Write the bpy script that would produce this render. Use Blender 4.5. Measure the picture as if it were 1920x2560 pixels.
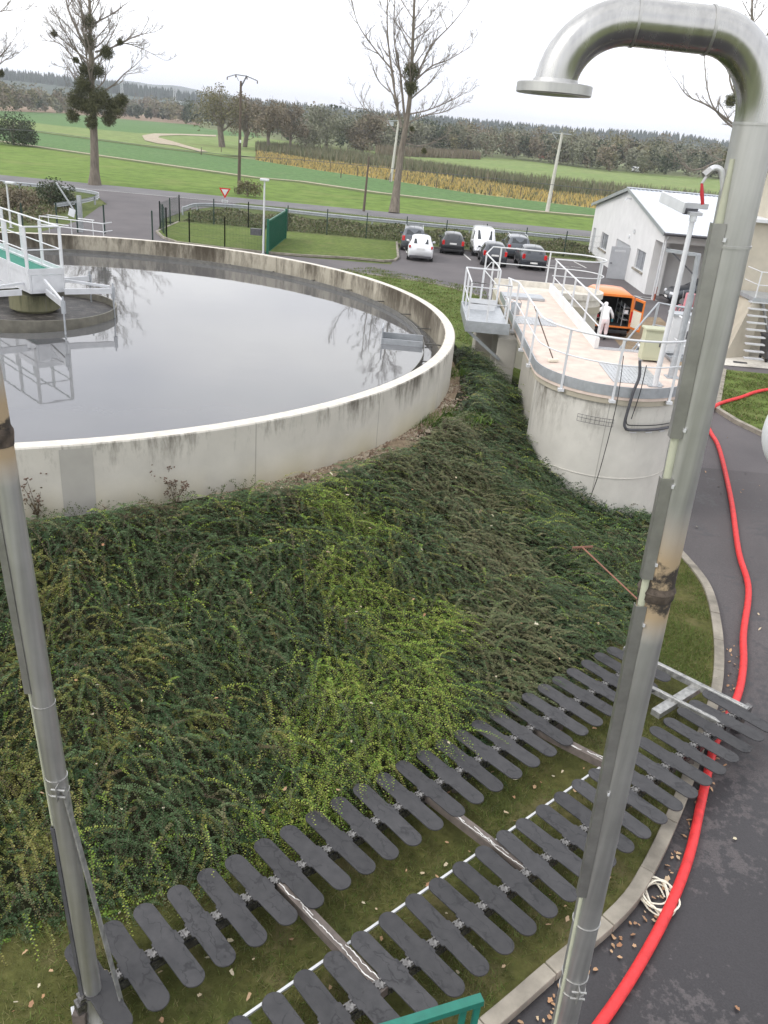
import bpy, math, random
import numpy as np
from mathutils import Vector, Matrix
random.seed(7); RNG = np.random.default_rng(11)
PI = math.pi
for o in list(bpy.data.objects): bpy.data.objects.remove(o)
S = bpy.context.scene
COL = S.collection
# ------------------------------------------------------------------ camera
FPX = 2050.0; CAMH = 8.0
_d = np.array([565 - 960, 5650 - 1280, FPX], float); _d /= np.linalg.norm(_d)
UPV = -_d
FWV = np.array([0, 0, 1.]); FWV -= FWV @ _d * _d; FWV /= np.linalg.norm(FWV)
RTV = np.cross(_d, FWV)
if RTV[0] < 0: RTV = -RTV
def ray(x, y):
    q = np.array([x - 960, y - 1280, FPX]); return np.array([q @ RTV, q @ FWV, q @ UPV])
def at(x, y, z=0.):                       # ground (or deck) point seen at a photo pixel
    w = ray(x, y); t = (z - CAMH) / w[2]; return Vector((w[0]*t, w[1]*t, z))
def atY(x, y, Y):                         # point on a vertical plane at forward distance Y
    w = ray(x, y); t = Y / w[1]; return Vector((w[0]*t, Y, CAMH + w[2]*t))
cam_d = bpy.data.cameras.new('camera'); cam = bpy.data.objects.new('camera', cam_d); COL.objects.link(cam)
cx = Vector((RTV[0], FWV[0], UPV[0])); cy = -Vector((RTV[1], FWV[1], UPV[1])); cz = -Vector((RTV[2], FWV[2], UPV[2]))
m = Matrix((cx, cy, cz)).transposed().to_4x4(); m.translation = (0, 0, CAMH); cam.matrix_world = m
cam_d.sensor_fit = 'VERTICAL'; cam_d.sensor_height = 36; cam_d.lens = FPX/2560*36
cam_d.clip_start = .05; cam_d.clip_end = 9000
S.camera = cam
S.render.resolution_x = 768; S.render.resolution_y = 1024
# ------------------------------------------------------------------ light
SUN_EL, SUN_AZ = math.radians(42), math.radians(-115)   # az measured from +Y towards +X
w = bpy.data.worlds.new('World'); S.world = w; w.use_nodes = True
nt = w.node_tree; bg = nt.nodes['Background']
sky = nt.nodes.new('ShaderNodeTexSky'); sky.sky_type = 'NISHITA'; sky.sun_disc = False
sky.sun_elevation = SUN_EL; sky.sun_rotation = SUN_AZ; sky.altitude = 200; sky.dust_density = 3
hs = nt.nodes.new('ShaderNodeHueSaturation'); hs.inputs['Saturation'].default_value = .10
nt.links.new(sky.outputs[0], hs.inputs['Color'])
tc = nt.nodes.new('ShaderNodeTexCoord'); mp = nt.nodes.new('ShaderNodeMapping'); mp.inputs['Scale'].default_value = (1, 1, 2.6)
nz = nt.nodes.new('ShaderNodeTexNoise'); nz.inputs['Scale'].default_value = 2.2; nz.inputs['Detail'].default_value = 5
cr = nt.nodes.new('ShaderNodeValToRGB'); cr.color_ramp.elements[0].position = .36; cr.color_ramp.elements[0].color = (.90, .915, .98, 1)
cr.color_ramp.elements[1].position = .66; cr.color_ramp.elements[1].color = (1.25, 1.24, 1.22, 1)
mx = nt.nodes.new('ShaderNodeMix'); mx.data_type = 'RGBA'; mx.blend_type = 'MULTIPLY'; mx.inputs[0].default_value = 1
nt.links.new(tc.outputs['Generated'], mp.inputs[0]); nt.links.new(mp.outputs[0], nz.inputs[0]); nt.links.new(nz.outputs[0], cr.inputs[0])
ov_ = nt.nodes.new('ShaderNodeMix'); ov_.data_type = 'RGBA'; ov_.inputs[0].default_value = .70; ov_.inputs[7].default_value = (10.3, 10.4, 10.6, 1)   # cloud layer
nt.links.new(hs.outputs[0], ov_.inputs[6]); nt.links.new(ov_.outputs[2], mx.inputs[6]); nt.links.new(cr.outputs[0], mx.inputs[7]); nt.links.new(mx.outputs[2], bg.inputs[0])
bg.inputs[1].default_value = .15
sd = bpy.data.lights.new('sun', 'SUN'); sd.energy = 1.0; sd.angle = math.radians(14); sd.color = (1, .96, .9)
so = bpy.data.objects.new('sun', sd); COL.objects.link(so)
sv = Vector((math.sin(SUN_AZ)*math.cos(SUN_EL), math.cos(SUN_AZ)*math.cos(SUN_EL), math.sin(SUN_EL)))
so.rotation_euler = sv.to_track_quat('Z', 'Y').to_euler(); so.location = (0, 0, 60)
S.view_settings.view_transform = 'Standard'; S.view_settings.look = 'None'; S.view_settings.gamma = 1
S.view_settings.exposure = .26
# ------------------------------------------------------------------ materials
class NT:
    def __init__(s, name):
        s.m = bpy.data.materials.new(name); s.m.use_nodes = True; s.t = s.m.node_tree; s.b = s.t.nodes['Principled BSDF']
    def n(s, typ, **k):
        x = s.t.nodes.new(typ)
        for a, b in k.items():
            if a.startswith('i_'): x.inputs[a[2:].replace('_', ' ')].default_value = b
            else: setattr(x, a, b)
        return x
    def l(s, a, b): s.t.links.new(a, b)
    def coord(s, scale=(1, 1, 1), src='Object'):
        c = s.n('ShaderNodeTexCoord'); p = s.n('ShaderNodeMapping'); p.inputs['Scale'].default_value = scale
        s.l(c.outputs[src], p.inputs[0]); return p.outputs[0]
    def noise(s, vec, scale, detail=4, rough=.55):
        x = s.n('ShaderNodeTexNoise'); x.inputs['Scale'].default_value = scale; x.inputs['Detail'].default_value = detail
        x.inputs['Roughness'].default_value = rough
        if vec is not None: s.l(vec, x.inputs[0])
        return x.outputs[0]
    def ramp(s, fac, stops):
        x = s.n('ShaderNodeValToRGB'); e = x.color_ramp.elements
        while len(e) < len(stops): e.new(.5)
        for q, (p, c) in zip(e, stops): q.position = p; q.color = (c if len(c) == 4 else (*c, 1)) if not isinstance(c, (int, float)) else (c, c, c, 1)
        s.l(fac, x.inputs[0]); return x.outputs[0]
    def mix(s, fac, a, b, mode='MIX'):
        x = s.n('ShaderNodeMix', data_type='RGBA', blend_type=mode)
        for v, i in ((fac, 0), (a, 6), (b, 7)):
            if hasattr(v, 'links') or hasattr(v, 'is_linked'): s.l(v, x.inputs[i])
            elif i == 0: x.inputs[0].default_value = v
            else: x.inputs[i].default_value = (*v, 1)
        return x.outputs[2]
    def math(s, op, a, b=None, clamp=False):
        x = s.n('ShaderNodeMath', operation=op, use_clamp=clamp)
        for v, i in ((a, 0), (b, 1)):
            if v is None: continue
            if hasattr(v, 'is_linked'): s.l(v, x.inputs[i])
            else: x.inputs[i].default_value = v
        return x.outputs[0]
    def bump(s, h, strength=.3, dist=.02):
        x = s.n('ShaderNodeBump'); x.inputs['Strength'].default_value = strength; x.inputs['Distance'].default_value = dist
        s.l(h, x.inputs['Height']); s.l(x.outputs[0], s.b.inputs['Normal'])
    def set(s, color=None, rough=None, metal=None, spec=None):
        for v, k in ((color, 'Base Color'), (rough, 'Roughness'), (metal, 'Metallic'), (spec, 'Specular IOR Level')):
            if v is None: continue
            if hasattr(v, 'is_linked'): s.l(v, s.b.inputs[k])
            else: s.b.inputs[k].default_value = (*v, 1) if isinstance(v, tuple) else v
        return s.m
def mat(name, col, rough=.7, metal=0., ns=3., na=.15, bump=0., bs=40., sc=(1, 1, 1), spec=None, col2=None):
    N = NT(name); v = N.coord(sc)
    f = N.noise(v, ns, 5)
    lo = tuple(c*(1-na) for c in col); hi = tuple(min(1, c*(1+na)) for c in (col2 or col))
    c = N.ramp(f, [(.3, lo), (.7, hi)])
    if bump: N.bump(N.noise(v, bs, 4), bump, .01)
    return N.set(c, rough, metal, spec)
def leafmat(name, cols, rough=.55, patch=None, patchscale=.6, trans=0, tint=False):
    N = NT(name); g = N.n('ShaderNodeNewGeometry'); fac = g.outputs['Random Per Island']
    if tint: fac = N.math('ADD', N.math('MULTIPLY', N.n('ShaderNodeAttribute', attribute_name='tint').outputs['Fac'], .68), N.math('MULTIPLY', fac, .32))
    n = len(cols); c = N.ramp(fac, [(i/(max(1, n-1)), k) for i, k in enumerate(cols)])
    if patch:
        f = N.ramp(N.noise(N.coord(), patchscale, 3), [(.42, 0), (.62, 1)])
        c = N.mix(f, c, N.mix(1, c, patch, 'MULTIPLY'))
    return N.set(c, rough, 0, .18)
M = {}
M['white'] = mat('white_paint', (.60, .61, .62), .45, 0, 6, .05)
M['whitewall'] = mat('white_render', (.66, .655, .65), .9, 0, 1.2, .06, .15, 60)
M['galv'] = mat('galvanised_steel', (.42, .44, .46), .42, .55, 7, .12)
M['alu'] = mat('aluminium', (.68, .69, .71), .38, .45, 5, .07)
M['darkmetal'] = mat('dark_metal', (.10, .10, .11), .5, .4, 9, .2)
M['black'] = mat('black_rubber', (.02, .02, .022), .6, 0, 9, .2)
M['kerb'] = mat('kerb_concrete', (.25, .225, .185), .9, 0, 2.5, .38, .3, 30)
M['greenpaint'] = mat('green_paint', (.008, .11, .065), .45, 0, 6, .1)
M['tealpaint'] = mat('teal_green_paint', (.012, .145, .105), .5, 0, 8, .18, .05, 60)
M['fencegreen'] = mat('dark_green_fence', (.008, .03, .02), .5)
M['red'] = mat('red_paint', (.45, .02, .03), .4)
M['hose'] = mat('red_hose', (.66, .032, .034), .55, 0, 9, .22, .25, 160)
M['strap'] = mat('cream_strap', (.70, .66, .55), .9, 0, 30, .12)
M['wood'] = mat('old_timber', (.11, .085, .065), .9, 0, 4, .3, .4, 20, (6, 6, .6))
M['concpole'] = mat('pole_concrete', (.52, .50, .46), .9, 0, 3, .12)
M['bark'] = mat('bark', (.17, .145, .115), .95, 0, 3, .35, .8, 14, (2, 2, .4))
M['twig'] = mat('twigs', (.21, .18, .15), .95, 0, 3, .2)
M['glass'] = NT('dark_glass').set((.03, .035, .04), .08, 0, .6)
M['winglass'] = NT('window_glass').set((.22, .23, .25), .12, 0, .6)
M['tyre'] = mat('tyre', (.018, .018, .018), .85)
M['rim'] = mat('wheel_rim', (.42, .42, .43), .35, .6)
M['tail'] = NT('tail_lamp').set((.55, .015, .015), .2, 0, .6)
M['lamp'] = NT('head_lamp').set((.75, .77, .80), .1, 0, .8)
M['plate'] = mat('number_plate', (.70, .70, .68), .5)
M['suit'] = mat('white_coverall', (.80, .80, .80), .85, 0, 9, .06, .5, 9)
M['skin'] = mat('skin', (.55, .34, .25), .6)
M['glove'] = mat('blue_glove', (.08, .35, .42), .5)
M['terracotta'] = mat('red_clay', (.30, .075, .04), .85, 0, 12, .25)
M['cabgreen'] = mat('pale_green_cabinet', (.44, .45, .32), .6, 0, 2, .06)
M['hosegreen'] = mat('pale_green_tube', (.40, .41, .31), .5, 0, 8, .1)
M['line'] = mat('road_marking', (.62, .61, .58), .8, 0, 8, .15)
M['sheet'] = mat('metal_roof', (.60, .63, .68), .38, .35, .7, .05)
M['terracematerial'] = mat('pink_anti_slip', (.62, .51, .44), .95, 0, 3, .13, .2, 90)
M['brown'] = mat('brown_panel', (.16, .075, .055), .6, 0, 4, .2)
def asphalt(name, base, wet=False):
    N = NT(name); v = N.coord()
    fine = N.ramp(N.noise(v, 55, 2), [(.3, tuple(c*.8 for c in base)), (.75, tuple(c*1.25 for c in base))])
    big = N.ramp(N.noise(v, .35, 5), [(.35, (.82, .82, .82)), (.7, (1.12, 1.1, 1.08))])
    c = N.mix(1, fine, big, 'MULTIPLY')
    r = .85
    if wet:
        sp = N.coord((1, 1, 1)); sxyz = N.n('ShaderNodeSeparateXYZ'); N.l(sp, sxyz.inputs[0])
        n1 = N.noise(sp, 6.5, 6, .68); n2 = N.noise(sp, .7, 3)
        grad = N.n('ShaderNodeMapRange'); grad.inputs[1].default_value = 6.5; grad.inputs[2].default_value = 14.; grad.inputs[3].default_value = .14; grad.inputs[4].default_value = -.085
        N.l(sxyz.outputs[1], grad.inputs[0])
        k = N.math('ADD', N.math('ADD', n1, N.math('MULTIPLY', N.math('SUBTRACT', n2, .5), .8)), grad.outputs[0])
        f = N.ramp(k, [(.49, 0), (.56, 1)])
        c = N.mix(f, c, N.mix(1, c, (.34, .34, .365), 'MULTIPLY'))
        rr = N.ramp(f, [(0, .85), (1, .42)]); r = rr
    N.bump(N.noise(v, 70, 2), .25, .005)
    return N.set(c, r)
M['asphalt'] = asphalt('asphalt_lot', (.112, .102, .105))
M['asphaltwet'] = asphalt('asphalt_damp', (.088, .080, .082), True)
M['roadasphalt'] = asphalt('asphalt_road', (.15, .145, .15))
def field(name, a, b, c, s1=.03, s2=.6, stripes=0):
    N = NT(name); v = N.coord()
    x = N.ramp(N.noise(v, s1, 5), [(.3, a), (.7, b)])
    y = N.ramp(N.noise(v, s2, 6, .7), [(.35, .72), (.68, 1.22)])
    z = N.mix(1, x, y, 'MULTIPLY')
    k = N.ramp(N.noise(v, s2*.25, 4), [(.55, 0), (.75, 1)])
    z = N.mix(N.math('MULTIPLY', k, .6), z, c)
    if stripes:
        wv = N.n('ShaderNodeTexWave'); wv.inputs['Scale'].default_value = stripes; wv.inputs['Distortion'].default_value = 1.5; N.l(v, wv.inputs[0])
        z = N.mix(1, z, N.ramp(wv.outputs[1], [(0, .8), (1, 1.15)]), 'MULTIPLY')
    N.bump(N.noise(v, 3, 6, .7), .5, .1)
    return N.set(z, .95, 0, .15)
M['f_bright'] = field('bright_green_crop', (.12, .19, .036), (.155, .225, .05), (.19, .20, .07), .05, .5)
M['f_mid'] = field('green_crop', (.095, .175, .06), (.11, .195, .068), (.14, .185, .08), .04, 1.0)
M['f_meadow'] = field('meadow', (.20, .25, .09), (.17, .24, .075), (.24, .24, .11), .02, .3)
M['f_rough'] = field('rough_grass', (.16, .19, .075), (.20, .21, .10), (.24, .21, .13), .05, .8)
M['f_tan'] = field('stubble', (.36, .30, .13), (.33, .28, .13), (.26, .25, .12), .05, .9)
M['f_brown'] = field('bare_field', (.26, .19, .13), (.29, .21, .15), (.22, .18, .12), .02, .4)
M['f_lawn'] = field('mown_lawn', (.095, .135, .032), (.125, .165, .042), (.17, .165, .07), .15, 3.)
M['f_verge'] = field('verge', (.075, .105, .03), (.12, .14, .05), (.16, .15, .07), .2, 1.5)
M['f_ground'] = field('terrain', (.15, .18, .08), (.18, .2, .1), (.22, .2, .12), .01, .2)
M['f_track'] = field('dirt_track', (.40, .34, .25), (.44, .38, .29), (.34, .31, .22), .1, 1.)
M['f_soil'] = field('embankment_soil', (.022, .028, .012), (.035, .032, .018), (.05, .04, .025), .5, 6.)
M['f_strip'] = field('trodden_grass', (.062, .072, .020), (.105, .098, .034), (.16, .125, .07), .9, 9.)
M['f_gravel'] = field('gravel_soil', (.30, .235, .16), (.22, .165, .11), (.14, .12, .07), 1.2, 12.)
# ------------------------------------------------------------------ object helpers
def tag(o, label=None, cat=None, group=None, kind=None):
    for k, v in (('label', label), ('category', cat), ('group', group), ('kind', kind)):
        if v: o[k] = v
    return o
def thing(name, label, cat, loc=(0, 0, 0), rz=0., group=None):
    o = bpy.data.objects.new(name, None); COL.objects.link(o); o.location = loc; o.rotation_euler = (0, 0, rz)
    o.empty_display_size = .3
    return tag(o, label, cat, group)
class MB:
    def __init__(s): s.v = []; s.f = []; s.mi = []; s.cur = 0
    def add(s, vs, fs):
        b = len(s.v); s.v += [tuple(x) for x in vs]; s.f += [tuple(b+i for i in f) for f in fs]; s.mi += [s.cur]*len(fs); return s
    def box(s, x0, y0, z0, x1, y1, z1): return s.obox(((x0+x1)/2, (y0+y1)/2, (z0+z1)/2), (x1-x0, y1-y0, z1-z0))
    def obox(s, c, sz, rz=0., mtx=None):
        vs = []
        R = Matrix.Rotation(rz, 3, 'Z') if mtx is None else mtx
        for k in ((-1,-1,-1),(1,-1,-1),(1,1,-1),(-1,1,-1),(-1,-1,1),(1,-1,1),(1,1,1),(-1,1,1)):
            vs.append(Vector(c) + R @ Vector((k[0]*sz[0]/2, k[1]*sz[1]/2, k[2]*sz[2]/2)))
        return s.add(vs, [(0,3,2,1),(4,5,6,7),(0,1,5,4),(1,2,6,5),(2,3,7,6),(3,0,4,7)])
    def bar(s, a, b, wd, ht=None):     # rectangular bar between two points (ht in the vertical sense)
        a = Vector(a); b = Vector(b); ht = ht or wd; d = (b-a); L = d.length; d.normalize()
        side = d.cross(Vector((0, 0, 1)))
        if side.length < 1e-3: side = Vector((1, 0, 0))
        side.normalize(); up = side.cross(d)
        return s.obox((a+b)/2, (L, wd, ht), mtx=Matrix((d, side, up)).transposed())
    def tube(s, pts, r, n=8, cap=True, closed=False):
        pts = [Vector(p) for p in pts]; N = len(pts); rr = r if hasattr(r, '__len__') else [r]*N
        vs = []; fs = []; pn = None
        for i, p in enumerate(pts):
            if closed: t = pts[(i+1) % N]-pts[i-1]
            else: t = (pts[min(i+1, N-1)]-pts[max(i-1, 0)])
            if t.length < 1e-9: t = Vector((0, 0, 1))
            t.normalize()
            if pn is None:
                pn = t.cross(Vector((0, 0, 1)) if abs(t.z) < .9 else Vector((1, 0, 0)))
            pn = (pn - t*pn.dot(t)); pn.normalize(); q = t.cross(pn)
            for k in range(n):
                a = 2*PI*k/n; vs.append(p + (pn*math.cos(a)+q*math.sin(a))*rr[i])
        seg = N if closed else N-1
        for i in range(seg):
            j = (i+1) % N
            for k in range(n):
                k2 = (k+1) % n; fs.append((i*n+k, i*n+k2, j*n+k2, j*n+k))
        if cap and not closed: fs.append(tuple(range(n-1, -1, -1))); fs.append(tuple((N-1)*n+k for k in range(n)))
        return s.add(vs, fs)
    def prism(s, poly, z0, z1):
        n = len(poly); a = sum(poly[i][0]*poly[(i+1) % n][1]-poly[(i+1) % n][0]*poly[i][1] for i in range(n))
        if a < 0: poly = poly[::-1]
        vs = [(p[0], p[1], z0) for p in poly]+[(p[0], p[1], z1) for p in poly]
        return s.add(vs, [tuple(range(n-1, -1, -1)), tuple(range(n, 2*n))]+[(i, (i+1) % n, n+(i+1) % n, n+i) for i in range(n)])
    def lathe(s, prof, n=48, c=(0, 0, 0), a0=0., a1=2*PI, caps=True):
        full = abs(a1-a0-2*PI) < 1e-6; m_ = n if full else n+1; P = len(prof); vs = []; fs = []
        for i in range(m_):
            a = a0+(a1-a0)*i/n
            for r, z in prof: vs.append((c[0]+r*math.cos(a), c[1]+r*math.sin(a), c[2]+z))
        for i in range(n):
            j = (i+1) % m_
            for k in range(P-1): fs.append((i*P+k, j*P+k, j*P+k+1, i*P+k+1))
        return s.add(vs, fs)
    def build(s, name, mt, parent=None, smooth=False, local=False, bev=0.):
        me = bpy.data.meshes.new(name); me.from_pydata(s.v, [], s.f)
        for x in (mt if isinstance(mt, (list, tuple)) else [mt]): me.materials.append(M[x] if isinstance(x, str) else x)
        if any(s.mi): me.polygons.foreach_set('material_index', s.mi)
        if smooth: me.polygons.foreach_set('use_smooth', [True]*len(me.polygons))
        me.update(); o = bpy.data.objects.new(name, me); COL.objects.link(o)
        if parent:
            o.parent = parent
            if not local: o.location = -Vector(parent.location)
        if smooth and smooth != 'all':
            try: me.set_sharp_from_angle(angle=math.radians(40))
            except Exception: pass
        if bev:
            b = o.modifiers.new('bevel', 'BEVEL'); b.width = bev; b.segments = 2; b.limit_method = 'ANGLE'
        return o
def npmesh(name, V, nper, mt, parent=None, mi=None, tint=None):     # many equal-sized faces fast; V (F*nper,3)
    F = len(V)//nper; me = bpy.data.meshes.new(name)
    me.vertices.add(len(V)); me.vertices.foreach_set('co', V.astype(np.float32).ravel())
    me.loops.add(F*nper); me.loops.foreach_set('vertex_index', np.arange(F*nper, dtype=np.int32))
    me.polygons.add(F); me.polygons.foreach_set('loop_start', (np.arange(F)*nper).astype(np.int32))
    me.polygons.foreach_set('loop_total', np.full(F, nper, np.int32))
    for x in (mt if isinstance(mt, (list, tuple)) else [mt]): me.materials.append(M[x] if isinstance(x, str) else x)
    if mi is not None: me.polygons.foreach_set('material_index', mi.astype(np.int32))
    if tint is not None: at_ = me.attributes.new('tint', 'FLOAT', 'FACE'); at_.data.foreach_set('value', tint.astype(np.float32))
    me.update(); me.validate()
    o = bpy.data.objects.new(name, me); COL.objects.link(o)
    if parent: o.parent = parent
    return o
def sheet(name, pts, z, mt, kind='structure', label=None, cat=None):
    mb = MB(); n = len(pts); a = sum(pts[i][0]*pts[(i+1) % n][1]-pts[(i+1) % n][0]*pts[i][1] for i in range(n))
    if a < 0: pts = pts[::-1]
    mb.add([(p[0], p[1], z) for p in pts], [tuple(range(n))]); return tag(mb.build(name, mt), label, cat, None, kind)
def ribbon(name, pts, wd, z, mt, kind='structure', h=0.):
    pts = [Vector((p[0], p[1], 0)) for p in pts]; L = []; Rr = []
    for i, p in enumerate(pts):
        t = (pts[min(i+1, len(pts)-1)]-pts[max(i-1, 0)]).normalized(); nrm = Vector((-t.y, t.x, 0))
        L.append(p+nrm*wd/2); Rr.append(p-nrm*wd/2)
    poly = [(q.x, q.y) for q in L]+[(q.x, q.y) for q in Rr[::-1]]
    mb = MB()
    n = len(pts)
    if h:
        vs = [(q.x, q.y, z) for q in L+Rr]+[(q.x, q.y, z+h) for q in L+Rr]; fs = []
        for i in range(n-1):
            fs += [(2*n+i+1, 2*n+i, 3*n+i, 3*n+i+1), (i, i+1, 2*n+i+1, 2*n+i), (n+i+1, n+i, 3*n+i, 3*n+i+1)]
        fs += [(n, 0, 2*n, 3*n), (n-1, 2*n-1, 4*n-1, 3*n-1)]
        mb.add(vs, fs)
    else:
        mb.add([(q.x, q.y, z) for q in L+Rr], [(i+1, i, n+i, n+i+1) for i in range(n-1)])
    o = mb.build(name, mt)
    return tag(o, None, None, None, kind)
def spline(pts, k=6):
    P = [Vector(p) for p in pts]; P = [P[0]*2-P[1]]+P+[P[-1]*2-P[-2]]; out = []
    for i in range(1, len(P)-2):
        for j in range(k):
            t = j/k; a, b, c, d = P[i-1:i+3]
            out.append(.5*((2*b)+(c-a)*t+(2*a-5*b+4*c-d)*t*t+(3*b-a-3*c+d)*t**3))
    out.append(P[-2]); return out
def copy_tree(o, loc=None, rz=None, parent=None, label=None):
    c = o.copy(); COL.objects.link(c)
    if parent: c.parent = parent
    if loc is not None: c.location = loc
    if rz is not None: c.rotation_euler = (0, 0, rz)
    if label: c['label'] = label
    for ch in list(o.children): copy_tree(ch, parent=c)
    return c
s_ = 1920/1659
#@@SETTING
# ------------------------------------------------------------------ setting: land
def px(L, z=0): return [at(x, y, z)[:2] for x, y in L]
TC = (-9.8, 21.14); TR = 11.2; RIM = 3.4; WAT = 2.85
sheet('ground', [(-6000, -300), (6000, -300), (6000, 7000), (-6000, 7000)], -.30, 'f_ground')
far_edge = px([(660, 345), (850, 370), (1000, 385), (1280, 397), (1500, 425), (1800, 448), (1990, 468)])
reed_up = px([(640, 367), (775, 372), (871, 386), (1025, 412), (1280, 449), (1511, 470), (1800, 500)])
tan_up = px([(640, 378), (794, 401), (987, 424), (1180, 449), (1330, 474), (1560, 500), (1800, 525)])
mid_up = px([(-160, 296), (96, 328), (224, 345), (386, 366), (501, 380), (640, 399), (794, 424), (987, 451), (1180, 482), (1330, 500), (1560, 528), (1800, 552)])
trk = px([(-200, 326), (0, 351), (116, 368), (270, 390), (463, 417), (640, 442), (756, 452), (949, 480), (1103, 498), (1330, 525), (1560, 545), (1900, 580)])
sheet('field', px([(-300, 240), (0, 259), (160, 267), (400, 290), (500, 306), (500, 312), (316, 297), (160, 281), (0, 276), (-300, 262)]), -.20, 'f_brown')
sheet('field', px([(-300, 262), (0, 276), (160, 284), (316, 299), (490, 312), (520, 322), (640, 331), (660, 345), (500, 335), (340, 332), (130, 312), (0, 295), (-300, 280)]), -.18, 'f_mid')
sheet('meadow', px([(-300, 279), (0, 294), (130, 311), (340, 331), (500, 334), (660, 344), (850, 369), (1000, 384), (1280, 396), (1500, 424), (1800, 447), (1990, 467), (1990, 530), (1511, 473), (1280, 452), (1025, 415), (775, 376), (640, 390), (501, 384), (386, 370), (96, 332), (-160, 300)]), -.16, 'f_meadow')
sheet('field', [*reed_up, *reversed(tan_up)], -.14, 'f_rough')
sheet('field', [*tan_up, *reversed(mid_up[5:])], -.12, 'f_tan')
sheet('field', [*mid_up, *reversed(trk)], -.10, 'f_mid')
sheet('field', [*trk, (300, 60), (300, 88), (19, 91.0), (-4, 91.6), (-44, 94), (-300, 101), (-300, 250)], -.08, 'f_bright')
ribbon('rough_strip', [(p[0], p[1]-1.6) for p in trk], 4.2, -.065, 'f_verge')
ribbon('track', trk, 1.3, -.05, 'f_track')
ribbon('rough_strip', px([(-160, 298), (96, 330), (224, 347), (386, 368), (501, 382), (600, 396)]), 2.6, -.05, 'f_verge')
sheet('track', px([(540, 337), (450, 334), (385, 333), (355, 338), (362, 350), (395, 358), (440, 363), (500, 378), (520, 378), (470, 364), (430, 352), (395, 343), (400, 339), (450, 337), (540, 341)]), -.04, 'f_track')
# road, driveway, lot
sheet('verge', [(-300, 92), (-41, 86.9), (-20, 86.6), (-4, 85.3), (19, 84.2), (300, 73), (300, 20), (30, 20), (30, 0), (-80, 0), (-300, 0)], -.03, 'f_verge')
sheet('road', [(-300, 101), (-44, 93.9), (-4, 91.5), (19, 90.7), (300, 80), (300, 73), (19, 84.1), (-4, 85.2), (-20, 86.5), (-41, 86.8), (-300, 93.5)], 0., 'roadasphalt')
ribbon('road_marking', [(-300, 93.9), (-41, 87.1), (-20, 86.8), (-4, 85.5), (19, 84.4), (60, 82.7)], .12, .004, 'line')
sheet('driveway', [(-36, 86.9), (-30, 82), (-26.4, 75), (-26.2, 72.5), (-24.2, 63), (-24, 56), (-25, 40), (-25, 0), (60, -5), (60, 66), (-.5, 66), (-1, 55), (-8.8, 54.6), (-15.2, 55.6), (-17.7, 60), (-19.6, 68), (-19.6, 76), (-17, 86.6)], .004, 'asphalt')
sheet('service_road', [(3, 22), (12.5, 22), (30, 15), (30, -8), (-10, -8), (-3, 0), (1.0, 4.9), (2.1, 5.9), (4.3, 8.5), (5.9, 11.4), (6.3, 13.0), (6.7, 14.6), (6.4, 17), (5, 20)], .008, 'asphaltwet')
island = [(-17.9, 66.4), (-17.7, 60), (-16.6, 57.6), (-15.2, 55.9), (-12, 55.2), (-9, 54.9), (-6.8, 55.1), (-3.8, 55.9), (-1.5, 55.9), (-.8, 56.6), (-.6, 57.9), (-.9, 66.2), (-9.3, 66.3)]
sheet('lawn', island, .10, 'f_lawn')
ribbon('kerb', [island[0], *island[1:12]], .16, 0., 'kerb', h=.13)
ribbon('kerb', [(-.9, 65.2), (14.6, 65.0), (14.6, 66.2)], .16, 0., 'kerb', h=.13)
sheet('verge', [(-60, 66.3), (-17.9, 66.3), (-9.3, 66.2), (-.9, 66.1), (-.9, 65.3), (14.6, 65.1), (60, 65.5), (60, 76), (19, 83.9), (-4, 85.0), (-16.9, 86.3), (-19.3, 76), (-19.3, 66.4)][1:], .05, 'f_verge')
sheet('lawn', [(13.5, 33.8), (11.2, 27.8), (11.5, 26.6), (12.1, 25.1), (15, 24), (30, 25), (30, 33.2)], .10, 'f_lawn')
ribbon('kerb', [(13.5, 33.8), (11.25, 27.9), (11.5, 26.6), (12.1, 25.1), (15, 24)], .18, 0., 'kerb', h=.14)
sheet('gravel_bed', [(10.0, 43.6), (13.8, 44.8), (13.4, 34.5), (9.8, 32)], .012, 'f_gravel')
for a, b, w_ in (((4.1, 63.9), (4.5, 60.4), .12), ((9.9, 64.5), (10.1, 60.6), .10), ((12.3, 67.0), (13.0, 61.8), .12), ((10.1, 61.4), (11.7, 61.4), .10), ((11.9, 61.9), (12.6, 61.6), .10), ((1.2, 64.3), (1.5, 60.6), .1), ((-.3, 64.3), (0, 61), .1)):
    ribbon('bay_marking', [a, b], w_, .010, 'line')
sheet('bay_marking', [(11.8, 67.3), (12.5, 67.2), (12.9, 65.8), (12.5, 66.0)], .011, 'line')
sheet('road_marking', [(13.9, 51.3), (15.0, 51.1), (15.1, 50.2), (14.2, 50.3)], .010, 'line')
sheet('asphalt_patch', [(14.1, 51.15), (14.85, 51.0), (14.95, 50.35), (14.3, 50.45)], .014, 'asphalt')
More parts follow.
